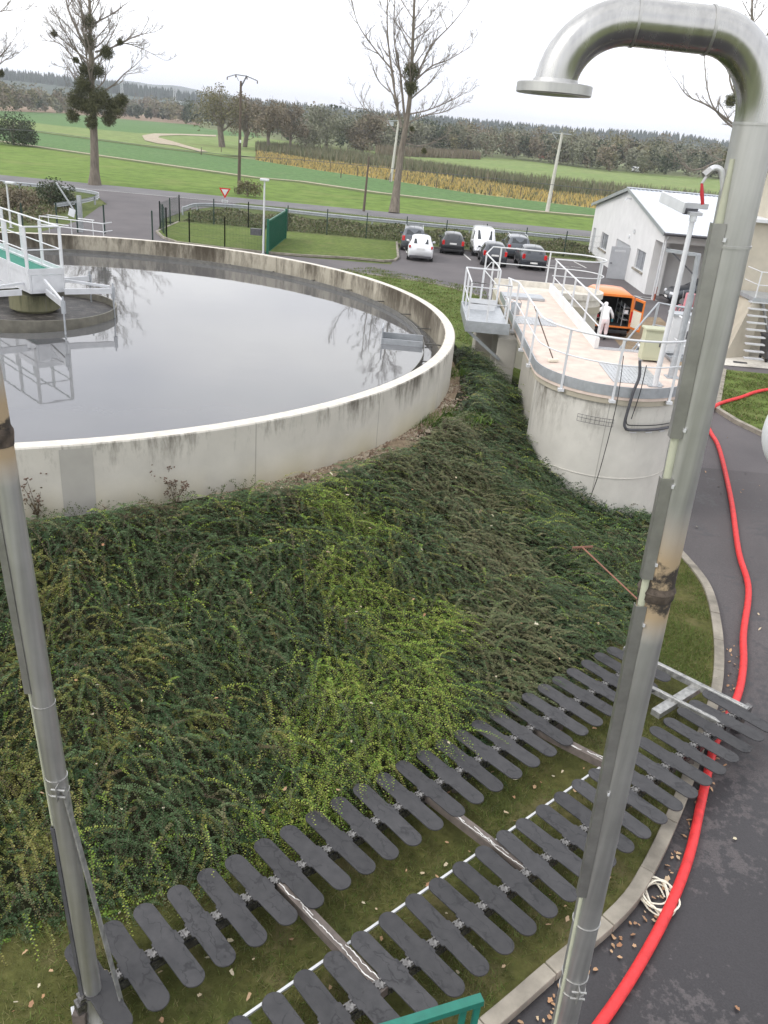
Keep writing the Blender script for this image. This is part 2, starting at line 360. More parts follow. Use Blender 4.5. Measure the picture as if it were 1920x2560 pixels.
# near grass strip and kerb beside the service road
NK = [(6.5, 16.6), (6.65, 15.5), (6.65, 14.5), (6.3, 12.9), (5.75, 11.3), (5.0, 9.8), (4.3, 8.5), (3.6, 7.35), (3.1, 6.7), (2.15, 5.85), (1.6, 5.35), (.4, 4.3), (-1.6, 2.4)]
sheet('grass_strip', [*NK, (-12, 0), (-22, 8), (-22, 30), (-2, 26), (4, 26), (5.5, 20)], .10, 'f_strip')
ks = spline([(a, b, 0) for a, b in NK], 40); L0 = 0; seg_ = [ks[0]]; kj = MB(); 
for i in range(1, len(ks)):
    L0 += (ks[i]-ks[i-1]).length; seg_.append(ks[i])
    if L0 > .98 or i == len(ks)-1:
        P0 = seg_[::max(1, len(seg_)//5)]; P0 = P0 if P0[-1] is seg_[-1] else P0+[seg_[-1]]; L = []; R_ = []
        for k, p in enumerate(P0):
            t = (P0[min(k+1, len(P0)-1)]-P0[max(k-1, 0)]).normalized(); q = p+(t*.006 if k == 0 else (-t*.006 if k == len(P0)-1 else t*0)); nn = Vector((-t.y, t.x, 0)); L.append(q+nn*.085); R_.append(q-nn*.085)
        kj.prism([(q.x, q.y) for q in L]+[(q.x, q.y) for q in R_[::-1]], 0, .14+.006*math.sin(i)); seg_ = [ks[i]]; L0 = 0
tag(kj.build('kerb', 'kerb', bev=.012), kind='structure')
# embankment: polar mound round the tank
def toeD(a):          # distance from wall to toe for direction a (atan2)
    a = (a+PI) % (2*PI)-PI
    if a > math.radians(8) or a < math.radians(-178): return 5.4+min(1, (a-math.radians(8))/.5)*3.5
    return 5.4
def mexp(a): return 1.05+.75*max(0, min(1, (a+math.radians(38))/math.radians(18)))
def moundz(d, D=5.4, a=-1.):
    t = max(0, min(1, (d-.75)/(D-.75))); return .08+2.17*(1-t)**mexp(a)
def gz(x, y):
    dx, dy = x-TC[0], y-TC[1]; d = math.hypot(dx, dy)-TR; return moundz(d, toeD(math.atan2(dy, dx)), math.atan2(dy, dx))
def moundmesh(name, a0, a1, mts, sel):
    mb = MB(); NA = int((a1-a0)*40); ds = [-.4, 0, .25, .5, .75, 1.1, 1.6, 2.2, 2.9, 3.6, 4.3, 4.9, 5.4]+([6.5, 8, 9.5] if a0 > 0 else [])
    vs = []
    for i in range(NA+1):
        a = a0+(a1-a0)*i/NA; D = toeD(a)
        for d in ds:
            dd = min(d, D+.01) if d > D else d
            r = TR+d; z = moundz(d, D, a)+(.05*math.sin(a*37+d*5)+.04*math.sin(a*91-d*9) if .2 < d < D-.4 else 0)
            if d >= D: z = .08
            vs.append((r*math.cos(a), r*math.sin(a), z))
    n = len(ds); base = 0
    mb.v = vs
    for i in range(NA):
        for k in range(n-1):
            mb.f.append((i*n+k, i*n+k+1, (i+1)*n+k+1, (i+1)*n+k)); mb.mi.append(sel(a0+(a1-a0)*i/NA, ds[k]))
    o = mb.build(name, mts, smooth='all'); o.location = (TC[0], TC[1], 0); return tag(o, kind='structure')
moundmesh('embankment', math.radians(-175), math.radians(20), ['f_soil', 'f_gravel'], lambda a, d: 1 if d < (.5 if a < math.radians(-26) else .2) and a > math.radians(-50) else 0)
moundmesh('embankment', math.radians(20), math.radians(185), ['f_lawn'], lambda a, d: 0)
kb = [(-9, 50.6), (-2.6, 49.9), (.3, 49.3), (2.2, 48.2), (3.3, 47.1), (4.2, 45.8), (4.4, 40), (4.4, 31)]
sheet('lawn', [*kb, (4.5, 20), (-5, 20), (-20, 30), (-20, 46), (-14, 50.2)], .06, 'f_lawn')
ribbon('kerb', kb, .16, 0., 'kerb', h=.12)
# hills on the horizon
def ridge(name, Y, prof, depth, mt, seed):
    rr = random.Random(seed); mb = MB(); vs = []; N = 160
    xs = [-Y*.75+1.5*Y*i/N for i in range(N+1)]
    def h(x):
        k = x/Y
        for (a, ha), (b, hb) in zip(prof, prof[1:]):
            if a <= k <= b: return ha+(hb-ha)*(k-a)/(b-a)
        return prof[-1][1] if k > 0 else prof[0][1]
    for x in xs:
        hh = h(x)*(1+.04*math.sin(x*.011+seed)+.03*math.sin(x*.031))
        for f, zz in ((0, -1), (.35, hh*.45), (.7, hh*.85), (1, hh), (1.4, hh*.9)): vs.append((x, Y+depth*(f-1), zz-1))
    fs = [(i*5+k, (i+1)*5+k, (i+1)*5+k+1, i*5+k+1) for i in range(N) for k in range(4)]
    mb.add(vs, fs); return tag(mb.build(name, mt, smooth='all'), kind='structure'), h
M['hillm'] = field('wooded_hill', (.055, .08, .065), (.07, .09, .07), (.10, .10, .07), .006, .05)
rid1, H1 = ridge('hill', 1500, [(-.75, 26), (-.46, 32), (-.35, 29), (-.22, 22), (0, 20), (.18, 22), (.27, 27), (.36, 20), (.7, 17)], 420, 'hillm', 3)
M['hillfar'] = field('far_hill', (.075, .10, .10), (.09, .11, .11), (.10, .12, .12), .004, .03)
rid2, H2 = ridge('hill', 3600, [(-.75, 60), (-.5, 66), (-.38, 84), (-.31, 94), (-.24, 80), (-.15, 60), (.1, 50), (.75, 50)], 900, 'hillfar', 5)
# ------------------------------------------------------------------ foliage makers
def rand_quads(P, size, sq=.7, rng=RNG, up=0.):
    n = len(P); a = rng.normal(size=(n, 3)); a /= np.linalg.norm(a, axis=1)[:, None]
    b = rng.normal(size=(n, 3)); b[:, 2] += up; b -= (b*a).sum(1)[:, None]*a; b /= np.linalg.norm(b, axis=1)[:, None]
    s = (size*(rng.uniform(.6, 1.3, n)))[:, None]; a = a*s*sq*.5; b = b*s*.5
    return np.stack([P-b, P+a-b*.1, P+b, P-a+b*.1], 1).reshape(-1, 3)
def crown_pts(n, lobes, rng=RNG, shell=.55):
    L = np.array(lobes, float); w_ = L[:, 3]**2; idx = rng.choice(len(L), n, p=w_/w_.sum())
    u = rng.normal(size=(n, 3)); u /= np.linalg.norm(u, axis=1)[:, None]
    r = (shell+(1-shell)*rng.uniform(0, 1, n)**.7)[:, None]*rng.uniform(.8, 1.08, n)[:, None]
    P = L[idx, :3]+u*L[idx, 3:4]*r; return P
M['l_willow'] = leafmat('willow_foliage', [(.145, .155, .10), (.18, .185, .125), (.21, .21, .145), (.16, .16, .105)])
M['l_olive'] = leafmat('olive_foliage', [(.125, .12, .06), (.16, .15, .075), (.19, .175, .09), (.135, .125, .065)])
M['l_brown'] = leafmat('autumn_foliage', [(.15, .125, .085), (.18, .15, .10), (.205, .165, .115), (.15, .14, .09)])
M['l_dark'] = leafmat('dark_foliage', [(.03, .045, .024), (.05, .068, .034), (.075, .09, .045), (.04, .055, .03)])
M['l_conifer'] = leafmat('conifer_foliage', [(.016, .034, .026), (.03, .05, .035), (.022, .042, .034)])
M['mistletoe'] = leafmat('mistletoe_leaves', [(.045, .052, .022), (.08, .085, .035), (.13, .13, .06), (.055, .06, .024)])
def lobed(rng, x, y, h, wd, n=8, low=.25):
    out = [(x, y, h*.55, wd*.30)]
    for i in range(n):
        a = rng.uniform(0, 2*PI); r = wd*.5*rng.uniform(.35, .72); z = h*rng.uniform(low+.12, .82); q = wd*.5*rng.uniform(.30, .52)
        out.append((x+r*math.cos(a), y+r*math.sin(a)*.9, z, min(q, h-z, z)))
    out.append((x+rng.uniform(-.1, .1)*wd, y, h*.80, h*.2)); return out
# far-off woods that read as masses
def wood(name, label, rows, mats, seed, qs, per):
    rng = np.random.default_rng(seed); V = []; MI = []
    for (a, b, n, h0, h1) in rows:
        for i in range(n):
            t = (i+rng.uniform(-.4, .4))/max(1, n-1); x = a[0]+(b[0]-a[0])*t+rng.normal()*4; y = a[1]+(b[1]-a[1])*t+rng.normal()*12
            h = rng.uniform(h0, h1); lob = lobed(rng, x, y, h, h*rng.uniform(.7, 1.1), 6, .05)
            P = crown_pts(per, lob, rng); P[:, 2] = np.maximum(P[:, 2], .3); V.append(rand_quads(P, qs, .8, rng)); MI += [rng.choice(len(mats), p=None)]*per
    o = npmesh(name, np.concatenate(V), 4, mats, mi=np.array(MI)); return tag(o, label, 'wood', None, 'stuff')
def band(L, *k): return [(tuple(at(*L[i])[:2]), tuple(at(*L[i+1])[:2]), *k) for i in range(len(L)-1)]
E1 = [(850, 368), (1000, 380), (1150, 388), (1280, 395), (1400, 410), (1500, 424), (1650, 436), (1800, 447), (1960, 462)]
rows = [r for i, r in enumerate(band(E1, 16, 7, 12))]
rows += [((a[0], a[1]+35), (b[0], b[1]+35), 16, 9, 14) for a, b, *_ in rows] + [((a[0]*1.25, a[1]+90), (b[0]*1.25, b[1]+90), 14, 12, 17) for a, b, *_ in rows]
wood('woodland', 'grey green willow wood along the far edge of the meadow', rows, ['l_willow', 'l_olive', 'l_willow', 'l_brown', 'l_dark'], 21, .85, 330)
E2 = [(-250, 262), (0, 268), (150, 274), (300, 285), (400, 294), (500, 306), (640, 320), (760, 345)]
rows = [((at(*E2[i])[0]*.8, at(*E2[i])[1]*.8), (at(*E2[i+1])[0]*.8, at(*E2[i+1])[1]*.8), 14, 7, 12) for i in range(len(E2)-1)]
rows += [((a[0]*1.15, a[1]*1.15), (b[0]*1.15, b[1]*1.15), 14, 11, 17) for a, b, *_ in rows]
wood('woodland', 'brownish mixed wood behind the bare field far on the left', rows, ['l_brown', 'l_olive', 'l_willow', 'l_dark'], 22, 1.3, 200)
def conifers(name, label, Y, Hf, n, seed, hh, x0, x1):
    rng = np.random.default_rng(seed); mb = MB()
    for i in range(n):
        x = rng.uniform(x0, x1)*Y; d = rng.uniform(-.30, .06)*420*(Y/1500); base = Hf(x)*(1+d/420/(Y/1500)*.55)-6; h = hh*rng.uniform(.7, 1.25); r = h*rng.uniform(.2, .30)
        k = 6; vs = [(x+r*math.cos(j*2*PI/k+i), Y+d+r*math.sin(j*2*PI/k+i), base+h*.1) for j in range(k)]+[(x, Y+d, base+h)]
        mb.add(vs, [(j, (j+1) % k, k) for j in range(k)])
    return tag(mb.build(name, 'l_conifer'), label, 'wood', None, 'stuff')
conifers('conifer_wood', 'dark blue green conifer wood on the far ridge', 1500, H1, 3800, 5, 17, -.62, .62)
# reeds
def blades(name, label, poly_a, poly_b, n, h0, h1, wd, mats, seed, cat='reeds'):
    rng = np.random.default_rng(seed); A = np.array([tuple(p) for p in poly_a]); B = np.array([tuple(p) for p in poly_b])
    ta = rng.uniform(0, 1, n)**1.0
    def ev(Q, t):
        s = np.r_[0, np.cumsum(np.linalg.norm(np.diff(Q, axis=0), axis=1))]; s /= s[-1]; return np.c_[np.interp(t, s, Q[:, 0]), np.interp(t, s, Q[:, 1])]
    k = rng.uniform(0, 1, n)[:, None]; P = ev(A, ta)*(1-k)+ev(B, ta)*k; h = rng.uniform(h0, h1, n)
    ang = rng.uniform(0, PI, n); dx = np.c_[np.cos(ang), np.sin(ang), np.zeros(n)]*wd*rng.uniform(.5, 1.3, n)[:, None]
    b = np.c_[P, np.full(n, -.1)]; top = b+np.c_[rng.normal(size=(n, 2))*.15*h[:, None], h]
    V = np.stack([b-dx, b+dx, top], 1).reshape(-1, 3); o = npmesh(name, V, 3, mats, mi=rng.integers(0, len(mats), n)); return tag(o, label, cat, None, 'stuff')
M['l_reed'] = leafmat('reed_blades', [(.10, .12, .06), (.16, .17, .10), (.20, .17, .11), (.08, .10, .05)])
M['l_tan'] = leafmat('tan_blades', [(.46, .34, .11), (.50, .38, .14), (.38, .30, .11), (.30, .27, .11)])
blades('reed_bed', 'tall grey green reeds in a long band across the fields', reed_up, tan_up, 16000, 1.0, 2.3, .16, ['l_reed'], 31)
blades('dry_grass', 'yellow dry grass band below the reeds', tan_up, mid_up[5:], 15000, .3, .75, .14, ['l_tan', 'l_tan', 'l_reed'], 32, 'grass')
blades('reed_bed', 'pale brown reeds at the foot of the far willows', px([(940, 378), (1200, 393)]), px([(940, 388), (1200, 398)]), 3500, 1.5, 3.2, .3, ['l_brown'], 33)
# roadside plants
M['l_verge'] = leafmat('verge_plants', [(.075, .10, .038), (.11, .13, .05), (.14, .15, .065), (.15, .125, .08)])
def scatter_low(name, label, poly, n, h, q, mats, seed, cat='plants'):
    rng = np.random.default_rng(seed); X = np.array([p[:2] for p in poly]); x0, y0 = X.min(0); x1, y1 = X.max(0); pts = []
    while len(pts) < n:
        x, y = rng.uniform(x0, x1), rng.uniform(y0, y1); c = False; j = len(X)-1
        for i in range(len(X)):
            if (X[i, 1] > y) != (X[j, 1] > y) and x < (X[j, 0]-X[i, 0])*(y-X[i, 1])/(X[j, 1]-X[i, 1])+X[i, 0]: c = not c
            j = i
        if c: pts.append((x, y, 0.05+h*rng.uniform(0, 1)*(0.55+.45*math.sin(x*1.3)*math.sin(y*.9))))
    o = npmesh(name, rand_quads(np.array(pts), q, .5, rng, 1.5), 4, mats, mi=rng.integers(0, len(mats), n)); return tag(o, label, cat, None, 'stuff')
scatter_low('verge_plants', 'shaggy dark green plants in the bank behind the mesh fence', [(-17.8, 67.5), (14.5, 66.5), (16, 69), (14.5, 74), (-18, 74.5)], 26000, .42, .17, ['l_verge', 'l_verge', 'l_reed'], 41)
scatter_low('verge_plants', 'thin rough grass between guardrail and road', [(-18.5, 72.3), (20, 71), (30, 75), (-17.6, 76.5)], 12000, .5, .28, ['l_verge', 'l_reed'], 42)
scatter_low('verge_plants', 'weedy plants in the left verge beside the driveway', [(-50, 60), (-25.4, 58), (-27.5, 72), (-31, 79), (-50, 80)], 24000, .7, .22, ['l_verge', 'l_reed', 'l_brown'], 43)
# ------------------------------------------------------------------ concrete with run-off stains (Object coords, z up, local centre)
def stained(name, base, rad, top, dirt=(.10, .09, .07), depth=.9, cover=.5, low=None, inner=False):
    N = NT(name); c = N.coord(); s = N.n('ShaderNodeSeparateXYZ'); N.l(c, s.inputs[0])
    if rad:
        u = N.math('MULTIPLY', N.math('ARCTAN2', s.outputs[1], s.outputs[0]), rad)
    else: u = N.math('ADD', s.outputs[0], s.outputs[1])
    v = N.n('ShaderNodeCombineXYZ'); N.l(u, v.inputs[0]); N.l(N.math('MULTIPLY', s.outputs[2], .22), v.inputs[2])
    vz = N.n('ShaderNodeCombineXYZ'); N.l(u, vz.inputs[0]); N.l(s.outputs[2], vz.inputs[2])
    streak = N.noise(v.outputs[0], 4.5, 6, .75); big = N.noise(v.outputs[0], .55, 3)
    mr = N.n('ShaderNodeMapRange'); mr.inputs[1].default_value = top-depth; mr.inputs[2].default_value = top; N.l(s.outputs[2], mr.inputs[0])
    h = N.math('POWER', mr.outputs[0], 1.6 if not inner else .4)
    k = N.math('MULTIPLY', N.math('ADD', N.math('MULTIPLY', N.math('SUBTRACT', streak, .5), 2.2), N.math('MULTIPLY', N.math('SUBTRACT', big, .5), 2.4)), 1.)
    k = N.math('ADD', k, cover)
    f = N.ramp(N.math('MULTIPLY', k, h), [(.12, 0), (.55, .8), (.9, 1)])
    mott = N.ramp(N.noise(vz.outputs[0], 1.4, 6, .6), [(.3, tuple(x*.88 for x in base)), (.7, tuple(x*1.08 for x in base))])
    if low:
        lr = N.n('ShaderNodeMapRange'); lr.inputs[1].default_value = low[1]; lr.inputs[2].default_value = low[1]+.75; lr.inputs[3].default_value = .75; lr.inputs[4].default_value = 0; N.l(s.outputs[2], lr.inputs[0])
        mott = N.mix(N.math('MULTIPLY', lr.outputs[0], N.ramp(big, [(.35, 0), (.6, 1)])), mott, low[0])
    col = N.mix(f, mott, dirt)
    if rad and not inner:   # panel joints
        j = N.math('PINGPONG', u, 1.55); jm = N.math('LESS_THAN', j, .012); col = N.mix(N.math('MULTIPLY', jm, .45), col, (.16, .15, .13))
    N.bump(N.noise(vz.outputs[0], 22, 4), .15, .01)
    return N.set(col, .9, 0, .25)
M['tankwall'] = stained('tank_concrete', (.50, .475, .42), TR, RIM-.05, (.085, .075, .058), cover=.20, depth=.95, low=((.50, .44, .26), 2.1))
M['tankinner'] = stained('tank_inner_concrete', (.42, .385, .31), TR, RIM, (.075, .062, .045), .75, .52, inner=True)
M['rimtop'] = mat('rim_concrete', (.60, .565, .50), .9, 0, 7, .14, .35, 40)
M['stationwall'] = stained('station_concrete', (.56, .54, .49), 1.78, 3.0, (.15, .135, .11), 2.2, .16)
M['collarconc'] = stained('collar_concrete', (.40, .365, .29), 1.8, 3.2, (.14, .12, .09), .3, .4)
M['pierconc'] = stained('pier_concrete', (.48, .455, .40), 0, 3.1, (.20, .18, .145), 1.8, .0)
# ------------------------------------------------------------------ clarifier tank
tank = thing('clarifier_tank', 'large round open concrete tank full of grey water with a stained rim wall', 'tank', (TC[0], TC[1], 0))
def tb(mb, name, mt, parent=None, **k): return mb.build(name, mt, parent or tank, local=True, **k)
Ri = TR-.27
wallm = MB().lathe([(TR, 0), (TR, RIM-.02), (TR-.02, RIM)], 240)
ow = tb(wallm, 'outer_wall', 'tankwall', smooth=True)
tb(MB().lathe([(TR-.02, RIM), (Ri+.02, RIM)], 240), 'rim', 'rimtop', smooth='all')
tb(MB().lathe([(Ri+.02, RIM), (Ri, RIM-.02), (Ri, .5)], 240), 'inner_wall', 'tankinner', smooth=True)
tb(MB().lathe([(0, .5), (Ri, .5)], 60), 'tank_floor', 'tankinner')
M['scumboard'] = mat('wet_steel', (.16, .155, .14), .45, .3, 6, .3)
M['paintpatch'] = mat('grey_patch', (.36, .345, .31), .9, 0, 3, .06)
a0 = math.atan2(11.9-TC[1], -5.0-TC[0])
tb(MB().lathe([(TR+.003, 1.2), (TR+.003, RIM-.06)], 4, a0=a0-.02, a1=a0+.022), 'repair_patch', 'paintpatch')
tb(MB().lathe([(10.45, WAT-.3), (10.45, WAT+.12), (10.462, WAT+.12), (10.462, WAT-.3)], 240), 'scum_baffle', 'scumboard', smooth=True)
mb = MB(); nT = 520
for i in range(nT):
    a = 2*PI*i/nT; b = a+2*PI/nT; md = (a+b)/2; r = 10.66
    mb.add([(r*math.cos(a), r*math.sin(a), WAT-.35), (r*math.cos(b), r*math.sin(b), WAT-.35), (r*math.cos(b), r*math.sin(b), WAT+.07), (r*math.cos(md), r*math.sin(md), WAT+.015), (r*math.cos(a), r*math.sin(a), WAT+.07)], [(0, 1, 2, 3, 4)])
tb(mb, 'notched_weir', 'scumboard')
for i in range(36):
    a = 2*PI*i/36+.05; mb = MB(); mb.bar((10.46*math.cos(a), 10.46*math.sin(a), WAT+.05), (Ri*math.cos(a), Ri*math.sin(a), WAT+.04), .03)
    tb(mb, 'weir_bracket', 'scumboard')
# skimming box at the east side
sb = MB(); x0, x1, y0 = -.45-TC[0], .62-TC[0], 21.45-TC[1]
sb.box(x0, y0, WAT-.2, x1, y0+.03, WAT+.14).box(x0, y0+.5, WAT-.2, x1, y0+.53, WAT+.20).box(x0-.03, y0-.02, WAT-.2, x0, y0+.6, WAT+.42).box(x0, y0+.03, WAT-.12, x1, y0+.5, WAT-.10)
tb(sb, 'scum_box', 'galv')
# water
N = NT('tank_water'); v = N.coord(); 
cc = N.ramp(N.noise(v, .25, 4), [(.3, (.085, .086, .088)), (.7, (.11, .11, .112))])
N.bump(N.noise(N.coord((1, 1, 1)), .9, 3), .035, .05)
M['water'] = N.set(cc, .03, 0, .5); N.b.inputs['IOR'].default_value = 1.78
wt = MB().lathe([(2.06, WAT), (10.655, WAT)], 120); o = wt.build('water', 'water'); o.location = (TC[0], TC[1], 0); tag(o, kind='structure')
o = MB().lathe([(10.665, WAT-.16), (Ri+.002, WAT-.16)], 120).build('water', 'water'); o.location = (TC[0], TC[1], 0); tag(o, kind='structure')
N = NT('foam'); v = N.coord(); d1 = N.noise(v, 1.1, 3); vv = N.n('ShaderNodeMixRGB'); 
sw = N.noise(N.coord((1, 1.6, 1)), 3.2, 10, .78)
fc = N.ramp(sw, [(.40, (.012, .011, .010)), (.54, (.05, .044, .038)), (.66, (.20, .18, .16)), (.74, (.38, .35, .31))]); N.bump(sw, .8, .05)
M['foam'] = N.set(fc, .5)
CR = (.14, .40)      # ring centre offset
o = MB().lathe([(.5, WAT+.05), (2.0, WAT+.05)], 60).build('scum', 'foam'); o.location = (TC[0]+CR[0], TC[1]+CR[1], 0); tag(o, kind='structure')
M['ringsteel'] = mat('ring_steel', (.17, .16, .13), .6, .2, 5, .25)
rg = MB().lathe([(2.02, WAT-.5), (2.02, WAT+.22), (2.06, WAT+.22), (2.06, WAT-.5), (2.02, WAT-.5)], 96, c=(CR[0], CR[1], 0)); ring = tb(rg, 'feed_well_ring', 'ringsteel', smooth=True)
M['mosswall'] = stained('mossy_concrete', (.17, .165, .10), .6, 3.5, (.035, .035, .022), 1.2, .5)
tb(MB().lathe([(.5, .6), (.5, WAT+.1), (.62, WAT+.12), (.62, WAT+.52), (0, WAT+.52)], 40, c=(CR[0], CR[1], 0)), 'centre_column', 'mosswall', smooth=True)
# rotating scraper bridge
e0 = Vector((-9.33, 20.62, 0)); e1 = Vector((-8.63, 21.15, 0)); bd = Vector((-.71, .704, 0)).normalized(); sd_ = Vector((.704, .71, 0)).normalized()
bridge = thing('scraper_bridge', 'white steel walkway bridge with handrails and green floor reaching over the tank centre', 'bridge', (-9.0, 20.9, 0))
LB = 11.2; BW = .88
def bp(u, t, z): return e0+bd*u+sd_*t+Vector((0, 0, z))
mb = MB()
mb.bar(bp(0, .03, 3.75), bp(LB, .03, 3.75), .05, .50); mb.bar(bp(0, BW-.03, 3.75), bp(LB, BW-.03, 3.75), .05, .50)
mb.bar(bp(.02, .06, 3.72), bp(.02, BW-.06, 3.72), .05, .44); mb.build('side_beam', 'alu', bridge)
mb = MB(); mb.bar(bp(0, .0, 4.03), bp(LB, .0, 4.03), .03, .15); mb.bar(bp(0, BW, 4.03), bp(LB, BW, 4.03), .03, .15); mb.bar(bp(-.01, 0, 4.03), bp(-.01, BW, 4.03), .03, .15); mb.build('toe_board', 'alu', bridge)
M['greenfloor'] = mat('green_grating', (.02, .19, .13), .7, 0, 20, .2, .4, 60)
mb = MB(); mb.bar(bp(.05, BW/2, 3.94), bp(LB, BW/2, 3.94), BW-.12, .03); mb.build('walkway_floor', 'greenfloor', bridge)
for t in (0, BW):
    for u in [0.05, 1.25, 2.55, 3.85, 5.15, 6.5, 7.9, 9.3, 10.9]:
        mb = MB(); mb.bar(bp(u, t, 3.6), bp(u, t, 5.08), .07, .05); mb.build('handrail_post', 'white', bridge)
for t in (0, BW):
    for z, r in ((5.1, .022), (4.55, .016)): MB().tube([bp(.05, t, z), bp(LB, t, z)], r).build('handrail', 'white', bridge, smooth=True)
for z, r in ((5.1, .022), (4.55, .016)): MB().tube([bp(.05, 0, z), bp(.05, BW, z)], r).build('handrail', 'white', bridge, smooth=True)
armz = 3.55
for (a, b) in (((-8.63, 21.03), (-7.60, 21.66)), ((-9.0, 20.8), (-8.06, 19.5)), ((-9.5, 20.5), (-10.9, 19.0)), ((-9.6, 22.0), (-8.72, 23.05))):
    mb = MB(); mb.bar((*a, armz), (*b, armz), .05, .14); mb.build('support_arm', 'alu', bridge)
for (a, za, b) in (((-8.9, 21.5), 3.75, (-7.72, 21.75)), ((-9.0, 20.75), 3.85, (-8.12, 19.58)), ((-9.6, 20.9), 3.7, (-10.7, 19.2))):
    mb = MB(); mb.bar((*a, za), (*b, armz+.08), .05, .06); mb.build('brace', 'alu', bridge)
for b in ((-7.60, 21.66), (-8.06, 19.5), (-10.9, 19.0), (-8.72, 23.05)):
    mb = MB(); mb.bar((*b, armz+.2), (*b, WAT-.05), .035, .035); mb.box(b[0]-.04, b[1]-.04, armz-.2, b[0]+.04, b[1]+.04, armz+.1); mb.build('hanger_rod', 'galv', bridge)
# ------------------------------------------------------------------ pump station with deck
DZ = 3.3; CC = (5.0, 19.1); CR_ = 1.78
st = thing('pump_station', 'round concrete pump station with pinkish deck and long walkway behind it', 'structure', (5.0, 19.1, 0))
def sp(mb, name, mt, **k): return mb.build(name, mt, st, **k)
def sl(mb, name, mt, **k): return mb.build(name, mt, st, local=True, **k)
# local = centred on the cylinder
sl(MB().lathe([(1.70, -.2), (1.70, 1.22), (1.715, 1.22), (1.715, 1.235), (1.70, 1.235), (1.70, 2.98)], 72, a0=-PI, a1=.35), 'curved_wall', 'stationwall', smooth=True)
collar = MB()
arc = [(CR_*math.cos(a), CR_*math.sin(a)) for a in np.linspace(PI, 2*PI, 40)]
outline = [(-1.78, 10.2), *arc, (1.78, 1.98), (0.02, 1.98), (0.02, 10.2)]
collar.prism([(x*.985, y*.99) for x, y in outline], 2.96, DZ-.22)
sl(collar, 'collar', 'collarconc')
deck = MB().prism(outline, DZ-.22, DZ); sl(deck, 'deck_slab', 'terracematerial')
fas = MB(); po = [(-1.78, 9.0), (-1.78, 5.0), (-1.78, 2.5), *arc, (1.78, 1.98)]
for i in range(len(po)-1):
    a, b = po[i], po[i+1]; t = Vector((b[0]-a[0], b[1]-a[1], 0)); n_ = Vector((t.y, -t.x, 0)).normalized()*.012
    fas.add([(a[0]+n_.x, a[1]+n_.y, DZ-.15), (b[0]+n_.x, b[1]+n_.y, DZ-.15), (b[0]+n_.x, b[1]+n_.y, DZ+.08), (a[0]+n_.x, a[1]+n_.y, DZ+.08), (a[0]-n_.x, a[1]-n_.y, DZ+.08), (b[0]-n_.x, b[1]-n_.y, DZ+.08)], [(0, 1, 2, 3), (3, 2, 5, 4)])
sl(fas, 'edge_plate', 'galv')
# straight walls and piers under the walkway
w_ = MB(); w_.box(3.42, 19.3, 0, 3.62, 22.4, 2.96).box(4.6, 21.0, 0, 4.9, 28.5, 2.96).box(3.62, 22.2, 0, 4.9, 22.4, 2.96); sp(w_, 'channel_wall', 'pierconc')
w_ = MB(); w_.box(2.75, 22.95, 0, 3.3, 24.5, 2.96); sp(w_, 'pier', 'pierconc', bev=.015)
w_ = MB(); w_.box(2.3, 24.9, 0, 2.9, 25.9, 2.7); sp(w_, 'pier', 'pierconc', bev=.015)
# right-hand side wall and rear block behind deck edge
w_ = MB(); w_.box(4.97, 20.9, 0, 6.7, 21.08, 2.96); sp(w_, 'rear_wall', 'pierconc')
kerbm = MB(); kerbm.bar((5.06, 21.12, DZ+.13), (5.06, 29.3, DZ+.13), .10, .30); sp(kerbm, 'inner_kerb', 'whitewall')
stad = lambda e: [(3.3, 31.3+e), (3.3, 29.35-e)]+[(6.1+(.97+e)*math.cos(a), 30.33+(.97+e)*math.sin(a)) for a in np.linspace(-PI/2, PI/2, 22)]
sp(MB().prism(stad(-.02), 0, 2.62), 'rear_drum', 'pierconc'); sp(MB().prism(stad(.03), 2.62, 2.86), 'rear_collar', 'collarconc'); sp(MB().prism(stad(-.0), 2.86, 3.10), 'rear_drum', 'rimtop')
so1 = stad(0); pw = MB()
for i in range(1, len(so1)-1): pw.bar((*so1[i], 3.2), (*so1[i+1], 3.2), .12, .2)
pw.bar((*so1[-1], 3.2), (*so1[0], 3.2), .12, .2); sp(pw, 'rear_parapet', 'rimtop')
M['tread'] = mat('chequer_plate', (.46, .47, .48), .4, .4, 20, .25, .6, 55)
def grating(x0, y0, x1, y1, skew=0):
    g = MB(); g.box(x0, y0, DZ+.004, x1, y1, DZ+.016); n = int((x1-x0)/.085)
    for i in range(1, n): g.box(x0+i*(x1-x0)/n-.012, y0+.04, DZ+.016, x0+i*(x1-x0)/n+.012, y1-.04, DZ+.026)
    return g
sp(grating(4.82, 17.95, 5.95, 19.6), 'access_cover', 'tread'); sp(grating(3.28, 23.4, 4.40, 24.45), 'access_cover', 'tread')
hat = MB(); hat.obox((3.9, 27.6, DZ+.05), (1.35, .75, .10), .05); sp(hat, 'hatch', 'galv', bev=.02)
g = MB()
for i in range(17): g.obox((5.2+i*.072, 21.2, DZ-.03), (.022, .16, .05), .5)
g.box(5.1, 21.12, DZ-.055, 6.35, 21.14, DZ+.02).box(5.1, 21.28, DZ-.055, 6.35, 21.30, DZ+.02); sp(g, 'stair_tread', 'alu')
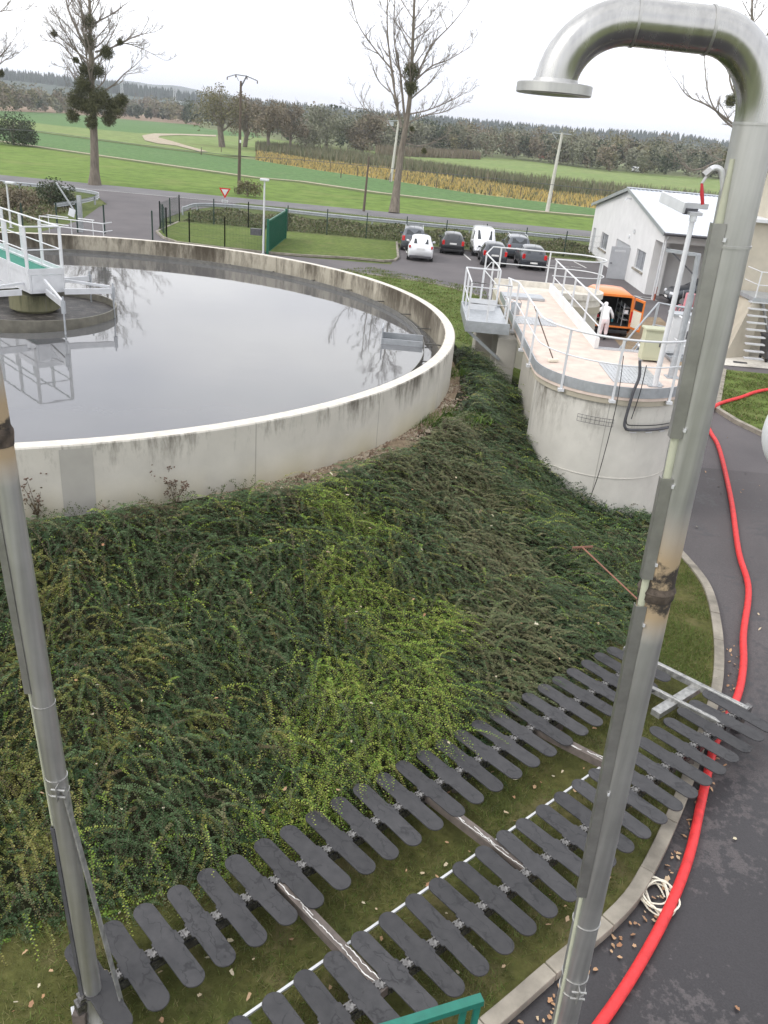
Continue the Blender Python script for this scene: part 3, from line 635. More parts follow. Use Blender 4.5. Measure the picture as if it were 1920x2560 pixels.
# cantilevered landing
g = MB(); g.box(1.8, 22.8, DZ-.03, 2.98, 25.6, DZ); g.box(1.78, 22.78, DZ-.22, 1.83, 25.62, DZ+.08); g.box(1.83, 22.78, DZ-.22, 3.0, 22.83, DZ+.08); g.box(1.83, 25.57, DZ-.22, 2.98, 25.62, DZ+.08); sp(g, 'landing', 'galv')
for y in (22.9, 25.4):
    g = MB(); g.bar((1.85, y, DZ-.2), (2.85, y, DZ-.95), .06, .08); sp(g, 'landing_brace', 'galv')
g = MB(); g.box(2.0, 24.9, DZ, 2.75, 24.93, DZ+.32); sp(g, 'toe_board', 'white')
# railings
def railing(path, zt, name='handrail', mid=.55, posts=None, drop=0., closed=False, parent=st, pr=.024, mt='white', base=None):
    top = [Vector((*p, zt)) for p in path]; MB().tube(top, .024, 8).build(name, mt, parent, smooth=True)
    MB().tube([p-Vector((0, 0, mid)) for p in top], .017, 8).build(name, mt, parent, smooth=True)
    for p in (posts or path):
        g = MB(); b = (DZ if base is None else base)-drop; g.bar((*p, b), (*p, zt), .055, .022)
        if drop: g.obox((p[0], p[1], b+.03), (.13, .13, .06))
        g.build('railing_post', mt, parent)
ZR = DZ+1.1
o = .04
arcr = [(5+(CR_+o)*math.cos(a), 19.1+(CR_+o)*math.sin(a)) for a in np.linspace(PI, 2*PI, 30)]
railing([(3.18, 23.6), (3.18, 20.5), *arcr, (6.82, 20.6)], ZR, posts=[(3.18, 23.5), (3.18, 21.3), (3.2, 19.75), arcr[7], arcr[13], arcr[20], arcr[26]], drop=.28)
railing([(3.18, 23.6), (2.95, 24.2), (2.9, 24.6)][:2], ZR, posts=[(2.98, 24.1)])
railing([(3.0, 24.05), (2.9, 22.85), (1.82, 22.85), (1.82, 25.55), (2.85, 25.55), (2.85, 26.6), (2.7, 29.2)], ZR, posts=[(2.9, 22.85), (2.35, 22.85), (1.82, 22.85), (1.82, 24.2), (1.82, 25.55), (2.35, 25.55), (2.85, 25.55), (2.8, 27.5), (2.7, 29.2)])
railing([(5.06, 21.2), (5.06, 29.0)], ZR, posts=[(5.06, 21.2), (5.06, 23.1), (5.06, 25.2), (5.06, 27.0), (5.06, 28.9)])
arc2 = [(6.1+.93*math.cos(a), 30.33+.93*math.sin(a)) for a in np.linspace(-PI/2, PI/2, 16)]
railing([(5.06, 29.35), *arc2, (3.1, 31.27), (2.7, 29.2)], ZR, posts=[(6.7, 29.6), (7.0, 30.6), (5.2, 31.26), (3.4, 31.26)])
# stair flight going down to the lot with its rails
sp(MB().box(6.75, 20.95, DZ-.1, 8.2, 22.4, DZ), 'stair_head', 'galv')
for i in range(11): MB().obox((6.6-i*.16, 22.3, DZ-.12-i*.26), (.22, .75, .04)).build('stair_tread', 'alu', st)
for y in (21.92, 22.7):
    MB().bar((6.75, y, DZ-.05), (5.0, y, DZ-2.95), .05, .16).build('stair_stringer', 'galv', st)
for z0, r in ((0, .028), (-.57, .020)): MB().tube([(5.15, 22, 1.9+z0), (6.66, 22, 4.45+z0), (7.05, 21.9, 4.42+z0), (7.9, 21.6, 4.42+z0)], r).build('stair_rail', 'galv', st, smooth=True)
for x, z in ((6.66, 4.45), (6.0, 3.33), (7.5, 4.42)): MB().bar((x, 22.0, z-1.2), (x, 22.0, z), .06, .03).build('railing_post', 'galv', st)
# things on the deck
cab = thing('control_cabinet', 'pale green metal cabinet with flat lid standing on the round deck', 'cabinet', (6.2, 20.3, DZ))
MB().box(-.24, -.16, .05, .24, .16, .78).build('cabinet_body', 'cabgreen', cab, local=True, bev=.01); MB().box(-.28, -.2, .78, .28, .2, .83).build('lid', 'cabgreen', cab, local=True, bev=.01)
MB().box(-.2, -.172, .12, .2, -.16, .72).build('door', 'cabgreen', cab, local=True); MB().box(.13, -.19, .4, .16, -.172, .5).build('handle', 'darkmetal', cab, local=True)
for x in (-.2, .2): MB().box(x-.02, -.14, 0, x+.02, .14, .05).build('foot', 'galv', cab, local=True)
cab = thing('control_cabinet', 'light grey metal cabinet beside the stairs behind the lamp mast', 'cabinet', (7.12, 21.35, DZ-.05))
MB().box(-.27, -.2, .1, .27, .2, 1.05).build('cabinet_body', 'white', cab, local=True, bev=.01); MB().box(-.3, -.24, 1.05, .3, .24, 1.10).build('lid', 'galv', cab, local=True); MB().box(-.24, -.212, .15, .24, -.2, 1.0).build('door', 'white', cab, local=True); MB().box(.15, -.235, .5, .18, -.212, .7).build('handle', 'darkmetal', cab, local=True)
jb = thing('junction_box', 'two small cream junction boxes on the inner side of the walkway kerb', 'box', (5.25, 23.6, 0))
MB().box(-.06, -.16, 3.0, .16, .16, 3.3).build('box_body', 'cabgreen', jb, local=True, bev=.01); MB().box(-.06, -.14, 2.6, .14, .14, 2.92).build('box_body', 'cabgreen', jb, local=True, bev=.01)
lp = thing('floodlight_mast', 'white mast with a boxy floodlight standing at the edge of the round deck', 'lamp', (5.72, 17.86, DZ))
MB().tube([(0, 0, 0), (0, 0, 3.55)], [.06, .05], 16).build('mast', 'white', lp, local=True, smooth=True)
MB().box(-.15, -.07, .0, .15, .07, .03).build('base_plate', 'galv', lp, local=True)
MB().tube([(0, 0, 3.48), (0, 0, 3.60)], .07, 16).build('mast_head', 'alu', lp, local=True, smooth=True)
h = MB(); Rm = Matrix.Rotation(math.radians(16), 3, 'Z') @ Matrix.Rotation(math.radians(8), 3, 'X')
h.obox((-.10, .36, 3.84), (.56, .80, .12), mtx=Rm); h.obox((-.40, .26, 3.80), (.06, .95, .22), mtx=Rm); h.build('lamp_housing', 'alu', lp, local=True, bev=.012)
MB().obox((-.10, .10, 3.68), (.30, .22, .12), mtx=Rm).build('driver_box', 'darkmetal', lp, local=True); MB().obox((0, .0, 3.64), (.30, .16, .06), mtx=Rm).build('bracket', 'alu', lp, local=True)
p2 = thing('crane_socket', 'short thick galvanised socket post on the deck half hidden by the right flue pipe', 'post', (6.38, 18.85, DZ))
MB().tube([(0, 0, 0), (0, 0, .5)], .1, 20).build('socket', 'galv', p2, local=True, smooth=True); MB().box(-.15, -.15, 0, .15, .15, .02).build('base_plate', 'galv', p2, local=True); MB().tube([(0, 0, .5), (0, 0, 1.9)], .075, 20).build('post', 'galv', p2, local=True, smooth=True)
MB().tube([(0, 0, 1.9), (-.05, 0, 2.75)], .06, 16).build('post', 'galv', p2, local=True, smooth=True)
MB().bar((0, 0, 2.74), (-.75, .05, 2.78), .07, .07).build('jib', 'galv', p2, local=True); MB().bar((-.02, 0, 2.3), (-.75, .05, 2.85), .03, .03).build('jib_brace', 'darkmetal', p2, local=True)
br = thing('deck_brush', 'long dark handled brush with a pale head leaning across the deck railing', 'brush', (3.67, 19.27, DZ))
MB().tube([(0, 0, .06), (-.52, .75, 1.12)], .014).build('handle', 'wood', br, local=True, smooth=True); MB().obox((0, 0, .05), (.26, .09, .08), .3).build('brush_head', 'strap', br, local=True, bev=.02)
bk = thing('bucket', 'small grey metal bucket standing on the walkway near the landing', 'bucket', (3.35, 24.75, DZ))
MB().lathe([(0, 0), (.12, 0), (.16, .32), (.15, .32), (.11, .02), (0, .02)], 24).build('bucket_body', 'galv', bk, local=True, smooth=True); MB().tube([(.155*math.cos(t), 0, .3+.14*math.sin(t)) for t in np.linspace(0, PI, 10)], .006, 5).build('bail', 'darkmetal', bk, local=True)
# cables on the drum
def cpt(a, z, off=.05): return (5+(CR_-.08+off+.05)*math.cos(a), 19.1+(CR_-.08+off+.05)*math.sin(a), z)
aw = math.atan2(17.4-19.1, 4.85-5.0)
tag(MB().tube(spline([cpt(aw-.05, DZ+.75), cpt(aw-.03, DZ+.2, .12), cpt(aw-.02, 2.9, .12), cpt(aw-.03, 2.0), cpt(aw-.06, 1.2), cpt(aw-.12, .45)], 6), .009, 6).build('cable', 'black', smooth=True), 'thin black cable hanging down the round concrete wall into the plants', 'cable')
cd = thing('conduit_run', 'dark pipe and cables bending from the railing along the round concrete wall', 'pipes', (5, 19.1, 0))
ab = aw+.14
pts = [cpt(ab, DZ+.7, .1), cpt(ab+.03, DZ+.35, .12), cpt(ab, DZ, .12), cpt(ab-.02, 2.65, .1), cpt(ab, 2.5, .1)]+[cpt(ab+.05+t, 2.44, .06) for t in np.linspace(0, 1.1, 8)]
MB().tube(spline(pts, 5), .032, 10).build('conduit', 'darkmetal', cd, smooth=True); MB().tube(spline([(p[0]*1.0, p[1]-.02, p[2]+.11) for p in pts[3:]], 5), .012, 6).build('cable', 'black', cd, smooth=True)
MB().tube(spline([cpt(ab+.09, DZ+.6, .1), cpt(ab+.08, DZ, .12), cpt(ab+.05, 2.7, .1)], 5), .01, 6).build('cable', 'black', cd, smooth=True)
g = MB()
for z in (2.62, 2.55, 2.46): g.tube([cpt(aw-.45+t, z, .02) for t in np.linspace(0, .45, 8)], .005, 5)
for t in np.linspace(0, .45, 9): g.tube([cpt(aw-.45+t, 2.46, .02), cpt(aw-.45+t, 2.62, .02)], .004, 5)
g.build('wire_tray', 'darkmetal', cd)
for t in np.linspace(.12, 1.2, 6): MB().obox(cpt(ab+t, 2.38, .05), (.16, .03, .02), ab+t+PI/2).build('tray_clip', 'alu', cd)
# ------------------------------------------------------------------ diffuser rack: two rows of membrane panels on beams
N = NT('membrane'); v = N.coord((1, 1, 1)); oi = N.n('ShaderNodeObjectInfo')
off = N.n('ShaderNodeVectorMath', operation='ADD'); N.l(v, off.inputs[0]); sc_ = N.n('ShaderNodeVectorMath', operation='SCALE'); sc_.inputs['Scale'].default_value = 37.
cmb = N.n('ShaderNodeCombineXYZ'); N.l(oi.outputs['Random'], cmb.inputs[0]); N.l(oi.outputs['Random'], cmb.inputs[1]); N.l(cmb.outputs[0], sc_.inputs[0]); N.l(sc_.outputs[0], off.inputs[1])
nd = N.n('ShaderNodeTexNoise'); nd.inputs['Scale'].default_value = 7; nd.inputs['Detail'].default_value = 5; N.l(off.outputs[0], nd.inputs[0])
wrp = N.n('ShaderNodeMix', data_type='RGBA'); wrp.inputs[0].default_value = .22; N.l(off.outputs[0], wrp.inputs[6]); N.l(nd.outputs[1], wrp.inputs[7])
mpp = N.n('ShaderNodeMapping'); mpp.inputs['Scale'].default_value = (1.6, 5.5, 1); N.l(wrp.outputs[2], mpp.inputs[0])
vo = N.n('ShaderNodeTexVoronoi', feature='DISTANCE_TO_EDGE'); vo.inputs['Scale'].default_value = 1.6; N.l(mpp.outputs[0], vo.inputs[0])
vein = N.ramp(vo.outputs[0], [(.0, 1), (.015, .8), (.045, 0)]); msk = N.ramp(N.noise(off.outputs[0], 3.5, 3), [(.40, 0), (.50, 1)])
vf = N.math('MULTIPLY', vein, msk)
base = N.ramp(N.noise(off.outputs[0], 9, 5), [(.3, (.036, .036, .038)), (.7, (.052, .051, .053))])
N.bump(N.noise(off.outputs[0], 260, 2), .25, .002)
tone = N.math('ADD', N.math('MULTIPLY', oi.outputs['Random'], .35), .85); tn = N.n('ShaderNodeCombineXYZ'); [N.l(tone, tn.inputs[q]) for q in range(3)]; base = N.mix(1, base, tn.outputs[0], 'MULTIPLY')
M['membrane'] = N.set(N.mix(N.math('MULTIPLY', vf, .68), base, (.014, .014, .016)), .6, 0, .35)
M['wetsteel'] = mat('wet_dirty_steel', (.16, .155, .15), .25, .7, 22, .6, .3, 60)
M['beambrown'] = mat('dirty_beam', (.13, .108, .095), .75, .1, 9, .25, .4, 45)
M['wetgalv'] = mat('stained_galvanised', (.30, .30, .29), .4, .5, 12, .4)
M['streak'] = mat('white_residue', (.62, .61, .58), .8)
rack = thing('diffuser_rack', 'long ladder frame carrying two rows of dark grey oval membrane panels on the grass', 'aeration rack', (1, 7.5, 0))
av = Vector((.733, .680, 0)); bv = Vector((.698, -.716, 0)); ang_b = math.atan2(bv.y, bv.x)
PL, PW = 1.155, .232
pm = MB(); outl = []
for k in range(13): a = PI/2+PI*k/12; outl.append((-(PL-PW)/2+PW/2*math.cos(a), PW/2*math.sin(a)))
outl += [(-.10, -PW/2), (-.085, -PW/2-.022), (.085, -PW/2-.022), (.10, -PW/2)]
for k in range(13): a = -PI/2+PI*k/12; outl.append(((PL-PW)/2+PW/2*math.cos(a), PW/2*math.sin(a)))
outl += [(.10, PW/2), (.085, PW/2+.022), (-.085, PW/2+.022), (-.10, PW/2)]
pm.prism(outl, 0, .022)
lip = [(x*.985, y*.94) for x, y in outl]
me_panel = None
ZP = .43
def panel(c, jit):
    global me_panel
    if me_panel is None:
        o = pm.build('membrane_panel', 'membrane', rack, local=True, bev=.006); me_panel = o
        bm = MB(); bm.box(-.05, -.19, -.035, .05, -.115, .012).box(-.05, .115, -.035, .05, .19, .012).box(-.055, -.05, -.19, .055, .05, -.001)
        for y in (-.15, .15):
            for x in (-.03, .03): bm.tube([(x, y, .01), (x, y, .035)], .011, 6)
        bm.build('clamp_bracket', 'wetsteel', o, local=True)
    else: o = copy_tree(me_panel)
    o.location = (c.x-1, c.y-7.5, ZP); o.rotation_euler = (jit[1], jit[2], ang_b+jit[0])
R1 = Vector((-2.423, 5.694, 0)); R2 = Vector((-.696, 5.086, 0)); st1 = Vector((.2660, .2475, 0)); st2 = Vector((.2695, .2513, 0))
rr = random.Random(4)
for i in range(-1, 25): panel(R1+st1*i+bv*(PL/2-.02), (rr.gauss(0, .018), rr.gauss(0, .03), rr.gauss(0, .018)))
for i in range(-2, 23): panel(R2+st2*i+bv*(PL/2-.02), (rr.gauss(0, .018), rr.gauss(0, .03), rr.gauss(0, .018)))
def beam(a, b, wd, ht, name, mt, streaks=0):
    g = MB(); g.bar(a, b, wd, ht)
    if streaks:
        g.cur = 1; a = Vector(a); b = Vector(b); d = (b-a); L = d.length; d.normalize(); sdv = d.cross(Vector((0, 0, 1))); up = sdv.cross(d)
        for q in range(streaks):
            pos = .04; 
            for seg in range(2):
                s0 = rr.uniform(.02, .3)*L if seg == 0 else rr.uniform(.45, .7)*L; s1 = min(L*.97, s0+rr.uniform(.3, .5)*L); x = rr.uniform(-.25, .25)*wd; pl = None; n = 26
                for k in range(n+1):
                    s = s0+(s1-s0)*k/n; x += rr.gauss(0, .006); x = max(-wd*.4, min(wd*.4, x)); h_ = rr.uniform(.003, .007)
                    p = a+d*s+sdv*x+Vector((0, 0, ht/2+.003)); cur = (p+sdv*h_, p-sdv*h_)
                    if pl: g.add([pl[0], pl[1], cur[1], cur[0]], [(0, 1, 2, 3)])
                    pl = cur
    g.build(name, [mt, 'streak'], rack)
def on(p, z): v = Vector(p); return Vector((v.x, v.y, z))
c1 = R1+bv*(PL/2-.02); c2 = R2+bv*(PL/2-.02)
beam(on(c1-st1*1.6, .30), on(c1+st1*25, .30), .10, .12, 'long_beam', 'wetsteel'); beam(on(c2-st2*2.6, .30), on(c2+st2*23.2, .30), .10, .12, 'long_beam', 'wetsteel')
for (p, q) in (((690, 2201), (960, 2485)), ((1068, 1989), (1330, 2190)), ((1322, 1813), (1560, 1935))):
    beam(at(*p, .37), at(*q, .37), .11, .12, 'cross_beam', 'beambrown', 2)
beam(at(1615, 1716, .40), at(1800, 1810, .40), .075, .09, 'cross_beam', 'wetgalv', 1)
beam(at(1560, 1622, .42), at(1868, 1776, .42), .09, .10, 'end_beam', 'wetgalv', 1)
beam(at(1638, 1785, .36), at(1745, 1718, .36), .15, .10, 'splice_plate', 'wetgalv')
beam(at(1560, 1745, .36), at(1600, 1722, .36), .12, .08, 'splice_plate', 'wetgalv')
rod = R2-av*1.2-bv*.0; beam(on(R2-st2*4-bv*.03, .32), on(R2+st2*17-bv*.03, .32), .028, .028, 'white_strip', 'white')
for c, s, ks in ((c1, st1, (-1.5, 5.5, 12.5, 18.5, 24.5)), (c2, st2, (-2, 5.5, 12.5, 18.5, 22.5))):
    for k in ks: p = c+s*k; g = MB(); g.box(p.x-.06, p.y-.06, .03, p.x+.06, p.y+.06, .24); g.build('support_block', 'beambrown', rack)
# ------------------------------------------------------------------ flue stacks
def stainless(name, stain):
    N = NT(name); v = N.coord(); s = N.n('ShaderNodeSeparateXYZ'); N.l(v, s.inputs[0])
    vv = N.coord((1, 1, .03)); br = N.noise(vv, 26, 4); cl = N.noise(v, 2.2, 4)
    c = N.ramp(br, [(.3, (.40, .40, .395)), (.7, (.50, .50, .49))]); c = N.mix(.7, c, N.ramp(cl, [(.35, (.80, .79, .77)), (.65, (1.08, 1.07, 1.05))]), 'MULTIPLY')
    rg_ = N.math('ADD', N.math('MULTIPLY', br, .25), .30)
    metal = 1.0
    if stain:
        zc, up, dn = stain; n1 = N.noise(v, 9, 6, .7)
        z = N.math('SUBTRACT', s.outputs[2], zc)
        # tan tide above, dark at the joint, rusty runs below
        ab_ = N.n('ShaderNodeMapRange'); ab_.inputs[1].default_value = 0; ab_.inputs[2].default_value = up; ab_.inputs[3].default_value = 1; ab_.inputs[4].default_value = 0; N.l(z, ab_.inputs[0])
        be = N.n('ShaderNodeMapRange'); be.inputs[1].default_value = -dn; be.inputs[2].default_value = 0; be.inputs[3].default_value = 0; be.inputs[4].default_value = 1; N.l(z, be.inputs[0])
        f = N.math('MULTIPLY', ab_.outputs[0], be.outputs[0])
        tan = N.ramp(f, [(.05, 0), (.6, 1)]); c = N.mix(tan, c, (.33, .25, .155))
        spn = N.ramp(N.math('ADD', f, N.math('MULTIPLY', N.math('SUBTRACT', n1, .5), 1.3)), [(.66, 0), (.84, 1)]); c = N.mix(spn, c, (.035, .028, .022))
        mn = N.math('SUBTRACT', 1., N.math('MAXIMUM', tan, spn)); N.l(N.math('MULTIPLY', mn, .80), N.b.inputs['Metallic']); rgh = N.math('ADD', rg_, N.math('MULTIPLY', N.math('MAXIMUM', tan, spn), .4)); N.set(c, rgh)
    else: N.set(c, rg_, .85)
    N.bump(br, .04, .01); return N.m
M['flueR'] = stainless('stainless_pipe_stained', (5.69, .60, .34)); M['flueL'] = stainless('stainless_pipe_stained_left', (6.0, .5, .40)); M['steel'] = stainless('stainless_pipe', None); M['neck'] = stainless('stainless_neck', None)
for nd_ in M['neck'].node_tree.nodes:
    if nd_.type == 'MATH' and nd_.operation == 'ADD': nd_.inputs[1].default_value = .12
M['neck'].node_tree.nodes['Principled BSDF'].inputs['Metallic'].default_value = .97
M['soot'] = mat('burnt_deposit', (.060, .046, .035), .9, 0, 14, .8, .9, 40)
M['traysteel'] = mat('cable_tray_steel', (.30, .295, .28), .40, .75, 6, .2)
RD = .095
def axisR(z): return Vector((1.540+(7.83-z)*.0386, 4.2, z))
def axisL(z): return Vector((-2.57+(6.03-z)*.0425, 5.0, z))
fr = thing('flue_pipe', 'tall stainless steel flue pipe with swan neck and flanged mouth on the right', 'flue pipe', (1.9, 4.2, 0))
def seg(axis, z0, z1, mt, name, r=RD, par=fr): return MB().tube([axis(z0), axis((z0+z1)/2), axis(z1)], r, 40).build(name, mt, par, smooth=True)
seg(axisR, .0, 5.66, 'flueR', 'lower_pipe'); seg(axisR, 5.73, 8.15, 'flueR', 'upper_pipe')
for z in (7.62, 2.93, 2.2): seg(axisR, z-.006, z+.006, 'steel', 'weld_ring', RD+.006)
g = MB(); ax = axisR
pr = [(RD+.001, -.05), (RD+.010, -.035), (RD+.008, -.005), (RD+.014, .01), (RD+.004, .03), (RD+.001, .045)]
g.tube([ax(5.70+z)+Vector((0, 0, 0)) for r, z in pr], [r for r, z in pr], 40, cap=False); g.build('sooty_joint', 'soot', fr, smooth=True)
# swan neck: curve in the vertical plane of the flange
ZT = 8.50; RB = .30; topx = axisR(8.15).x
pts = []
for t in np.linspace(0, PI/2, 14): pts.append((topx-RB*(1-math.cos(t)), 4.2, 8.15+ (ZT-8.15+.0)*math.sin(t)))
xa = topx-RB; 
MB().tube(pts, RD, 40, cap=False).build('elbow', 'neck', fr, smooth=True)
MB().tube([(xa+.005, 4.2, ZT), (.90, 4.2, ZT+.005)], RD, 40, cap=False).build('cross_pipe', 'neck', fr, smooth=True)
pts = [(.90-.305*math.sin(t), 4.2, ZT+.005-.275*(1-math.cos(t))) for t in np.linspace(0, PI/2, 14)]
MB().tube(pts, RD, 40, cap=False).build('elbow', 'neck', fr, smooth=True)
for c, axx in (((xa, 4.2, ZT), 0), ((.90, 4.2, ZT+.005), 0)): MB().tube([(c[0]-.006, c[1], c[2]), (c[0]+.006, c[1], c[2])], RD+.004, 40).build('weld_ring', 'steel', fr, smooth=True)
seg(axisR, 8.145, 8.157, 'steel', 'weld_ring', RD+.004)
fx = .595; fz = ZT-.272
MB().lathe([(RD-.004, .04), (RD+.004, .04), (RD+.01, .022), (.166, .022), (.170, .018), (.170, -.018), (.166, -.022), (.112, -.022), (.110, -.012), (.088, -.012), (.088, .03)], 64, c=(fx, 4.2, fz-.01)).build('flange', 'steel', fr, smooth=True)
# cover channels and pale tube on the left flank
M['drybrown'] = mat('weathered_rake', (.26, .125, .085), .9)
def channel(axis, z0, z1, par, off=(-.093, -.055), w=.062, mt='traysteel'):
    a = axis(z0)+Vector((off[0], off[1], 0)); b = axis(z1)+Vector((off[0], off[1], 0)); g = MB(); d = (b-a).normalized()
    for (dx, dy, sx_, sy_) in ((0, -.022, w, .004), (-w/2, 0, .004, .044), (w/2, 0, .004, .044)):
        e = Vector((dx, dy, 0)); ca = (a+b)/2+e; side = Vector((1, 0, 0)); side = (side-d*side.dot(d)).normalized(); fwd = d.cross(side)
        g.obox(ca, (sx_, sy_, (b-a).length), mtx=Matrix((side, fwd, d)).transposed())
    g.build('cable_cover', mt, par)
channel(axisR, 6.65, 7.72, fr); channel(axisR, 5.80, 6.42, fr); channel(axisR, 3.24, 5.62, fr)
for z in (7.65, 6.7, 6.38, 5.9, 5.5, 4.2): p = axisR(z)+Vector((-.06, -.085, 0)); MB().obox(p, (.012, .012, .018)).build('cover_clip', 'alu', fr)
MB().tube([axisR(z)+Vector((-.085, -.045, 0)) for z in (8.0, 7.7, 6, 3.3, 1.8, .2)], [.012, .022, .023, .015, .013, .013], 10).build('pale_tube', 'hosegreen', fr, smooth=True)
def clamp(par, axis, z, ring_r, dirx):
    c = axis(z); MB().lathe([(ring_r, -.008), (ring_r+.006, -.008), (ring_r+.006, .008), (ring_r, .008)], 40, c=tuple(c)).build('clamp_ring', 'steel', par)
    p = c+Vector((dirx*.02, -ring_r-.03, -.02)); o = MB().obox(p+Vector((0, 0, -.05)), (.008, .06, .15)).build('clamp_lug', 'steel', par)
    for dz in (-.02, -.09): MB().tube([p+Vector((-.05, 0, dz)), p+Vector((.06, 0, dz))], .009, 8).build('clamp_bolt', 'steel', par, smooth=True)
clamp(fr, axisR, 2.35, RD, .5)
# valve with red lever on the flue (hangs to its left)
v0 = axisR(8.02)
vp = [(1.47, 4.2, 7.82), (1.448, 4.2, 7.89), (1.425, 4.2, 7.945), (1.39, 4.2, 7.955), (1.36, 4.19, 7.935)]
MB().tube(spline(vp, 4), .014, 14).build('sample_pipe', 'alu', fr, smooth=True)
va = MB().tube([(1.372, 4.19, 7.945), (1.345, 4.185, 7.918)], .018, 8).build('valve', 'steel', fr, smooth=True)
MB().bar((1.352, 4.17, 7.915), (1.338, 4.165, 7.885), .016, .005).build('lever_plate', 'steel', va).location = (0, 0, 0)
MB().tube([(1.338, 4.165, 7.885), (1.348, 4.16, 7.84), (1.362, 4.16, 7.795)], [.006, .009, .008], 10).build('red_grip', 'red', va, smooth=True).location = (0, 0, 0)
MB().tube([v0+Vector((.09, -.02, .10)), v0+Vector((.12, -.10, .11)), v0+Vector((.16, -.13, .11))], .012, 8).build('hook', 'darkmetal', fr, smooth=True)
# left flue with its foot
RL = .082
fl = thing('flue_pipe', 'stained stainless steel flue pipe with a braced foot on the left', 'flue pipe', (-2.3, 5.0, 0))
seg(axisL, .25, 5.98, 'flueL', 'lower_pipe', RL, fl); seg(axisL, 6.02, 9.2, 'flueL', 'upper_pipe', RL, fl)
MB().tube([axisL(5.90), axisL(5.98), axisL(6.0), axisL(6.03)], [RL+.004, RL+.014, RL+.014, RL+.002], 32).build('sooty_joint', 'soot', fl, smooth=True)
for z in (3.79, 2.91): seg(axisL, z-.005, z+.005, 'steel', 'weld_ring', RL+.004, fl)
MB().tube([axisL(.32), axisL(.12), axisL(.05)], [RL, RL+.03, RL+.09], 32).build('foot_cone', 'steel', fl, smooth=True)
channel(axisL, 3.92, 8.8, fl, (-.075, -.05), .05); channel(axisL, .3, 2.54, fl, (-.078, -.04), .03, 'darkmetal')
MB().tube([axisL(z)+Vector((-.088, -.02, 0)) for z in (3.92, 2.5)], .011, 8).build('pale_tube', 'hosegreen', fl, smooth=True)
clamp(fl, axisL, 3.06, RL, 2.5)
c0 = axisL(2.98)+Vector((.075, -.06, 0))
for nm, (b, w1) in dict(a=(at(322, 2575), .06)).items():
    g = MB(); g.bar(c0, (b.x, b.y, .03), w1, .012); g.build('brace_leg', 'wetgalv', fl)
c0 = axisL(2.1)+Vector((-.06, .04, 0)); g = MB(); g.bar(c0, (-2.50, 5.10, .12), .03, .035); g.build('brace_leg', 'darkmetal', fl)
g = MB(); g.obox((-2.46, 5.02, .10), (.20, .12, .05), .5); g.obox((-2.42, 4.90, .08), (.12, .18, .04), .4); g.build('foot_plate', 'alu', fl, bev=.01)
# ------------------------------------------------------------------ green fence corner close to the camera
gf = thing('metal_fence', 'corner of a teal green metal fence panel at the bottom edge', 'fence', (1.05, 4.15, 0))
a_ = Vector((1.09, 4.17, 2.0)); b_ = Vector((-.75, 3.42, 2.0)); MB().bar(a_, b_, .075, .06).build('top_rail', 'tealpaint', gf, bev=.004)
for t in (0.015, .075, .5, .56, .98): p = a_+(b_-a_)*t; MB().bar((p.x, p.y, .0), (p.x, p.y, 1.98), .045, .045).build('fence_post', 'tealpaint', gf)
MB().bar(a_-Vector((0, 0, 1.7)), b_-Vector((0, 0, 1.7)), .04, .04).build('bottom_rail', 'tealpaint', gf)
# ------------------------------------------------------------------ hose, strap, rake
hz = [(30, 37.5), (18, 33.0), (14.2, 30.9), (12.6, 29.4), (11.3, 28.1), (10.5, 26.8), (10.15, 25.2), (9.9, 23.6), (8.9, 19.7), (8.0, 16.6), (7.6, 14.9), (6.85, 13.1), (6.45, 12.0), (6.0, 11.05), (5.3, 9.95), (4.72, 8.75), (4.15, 7.55), (3.5, 6.5), (2.65, 5.4), (1.6, 4.3), (0, 3.2)]
hp = [Vector((a, b, .075 if not (11.0 < a < 19 and b > 27.5) else .165)) for a, b in hz]
tag(MB().tube(spline(hp, 8), .062, 16).build('hose', 'hose', smooth=True), 'thick red hose snaking along the dark service road', 'hose')
rr = random.Random(12); g = MB(); c = Vector((3.62, 7.02, .03)); pts = []
for k in range(46):
    a = k*.93+rr.uniform(-.2, .2); r = .10+.13*abs(math.sin(k*.37))+rr.uniform(-.02, .03); pts.append(c+Vector((r*math.cos(a)*.95+.05*math.sin(k*.21), r*math.sin(a)*1.25, .0+.0016*k)))
sp_ = spline(pts, 6)
for i in range(len(sp_)-1): t = (sp_[i+1]-sp_[i]); g.bar(sp_[i]-t*.2, sp_[i+1]+t*.2, .020, .005)
tp = [Vector((5.97, 10.98, .075)), Vector((6.01, 11.07, .075)), Vector((6.05, 11.16, .075))]
vs = tag(g.build('lifting_strap', 'strap'), 'cream webbing strap in a tangled coil beside the red hose', 'strap')
rk = thing('rake', 'rusty rake lying with its long handle across the dark shrubs', 'rake', (3.87, 14.2, .95))
MB().tube([(0, 0, .05), (.9, -1.25, -.33), (1.15, -1.6, -.45)], .015, 6).build('handle', 'drybrown', rk, local=True); MB().bar((-.20, -.06, .05), (.22, .07, .05), .02, .035).build('rake_head', 'drybrown', rk, local=True)
for k in range(9): x = -.19+k*.05; MB().bar((x, x*.31, .03), (x-.01, x*.31+.03, -.04), .008).build('tine', 'drybrown', rk, local=True)
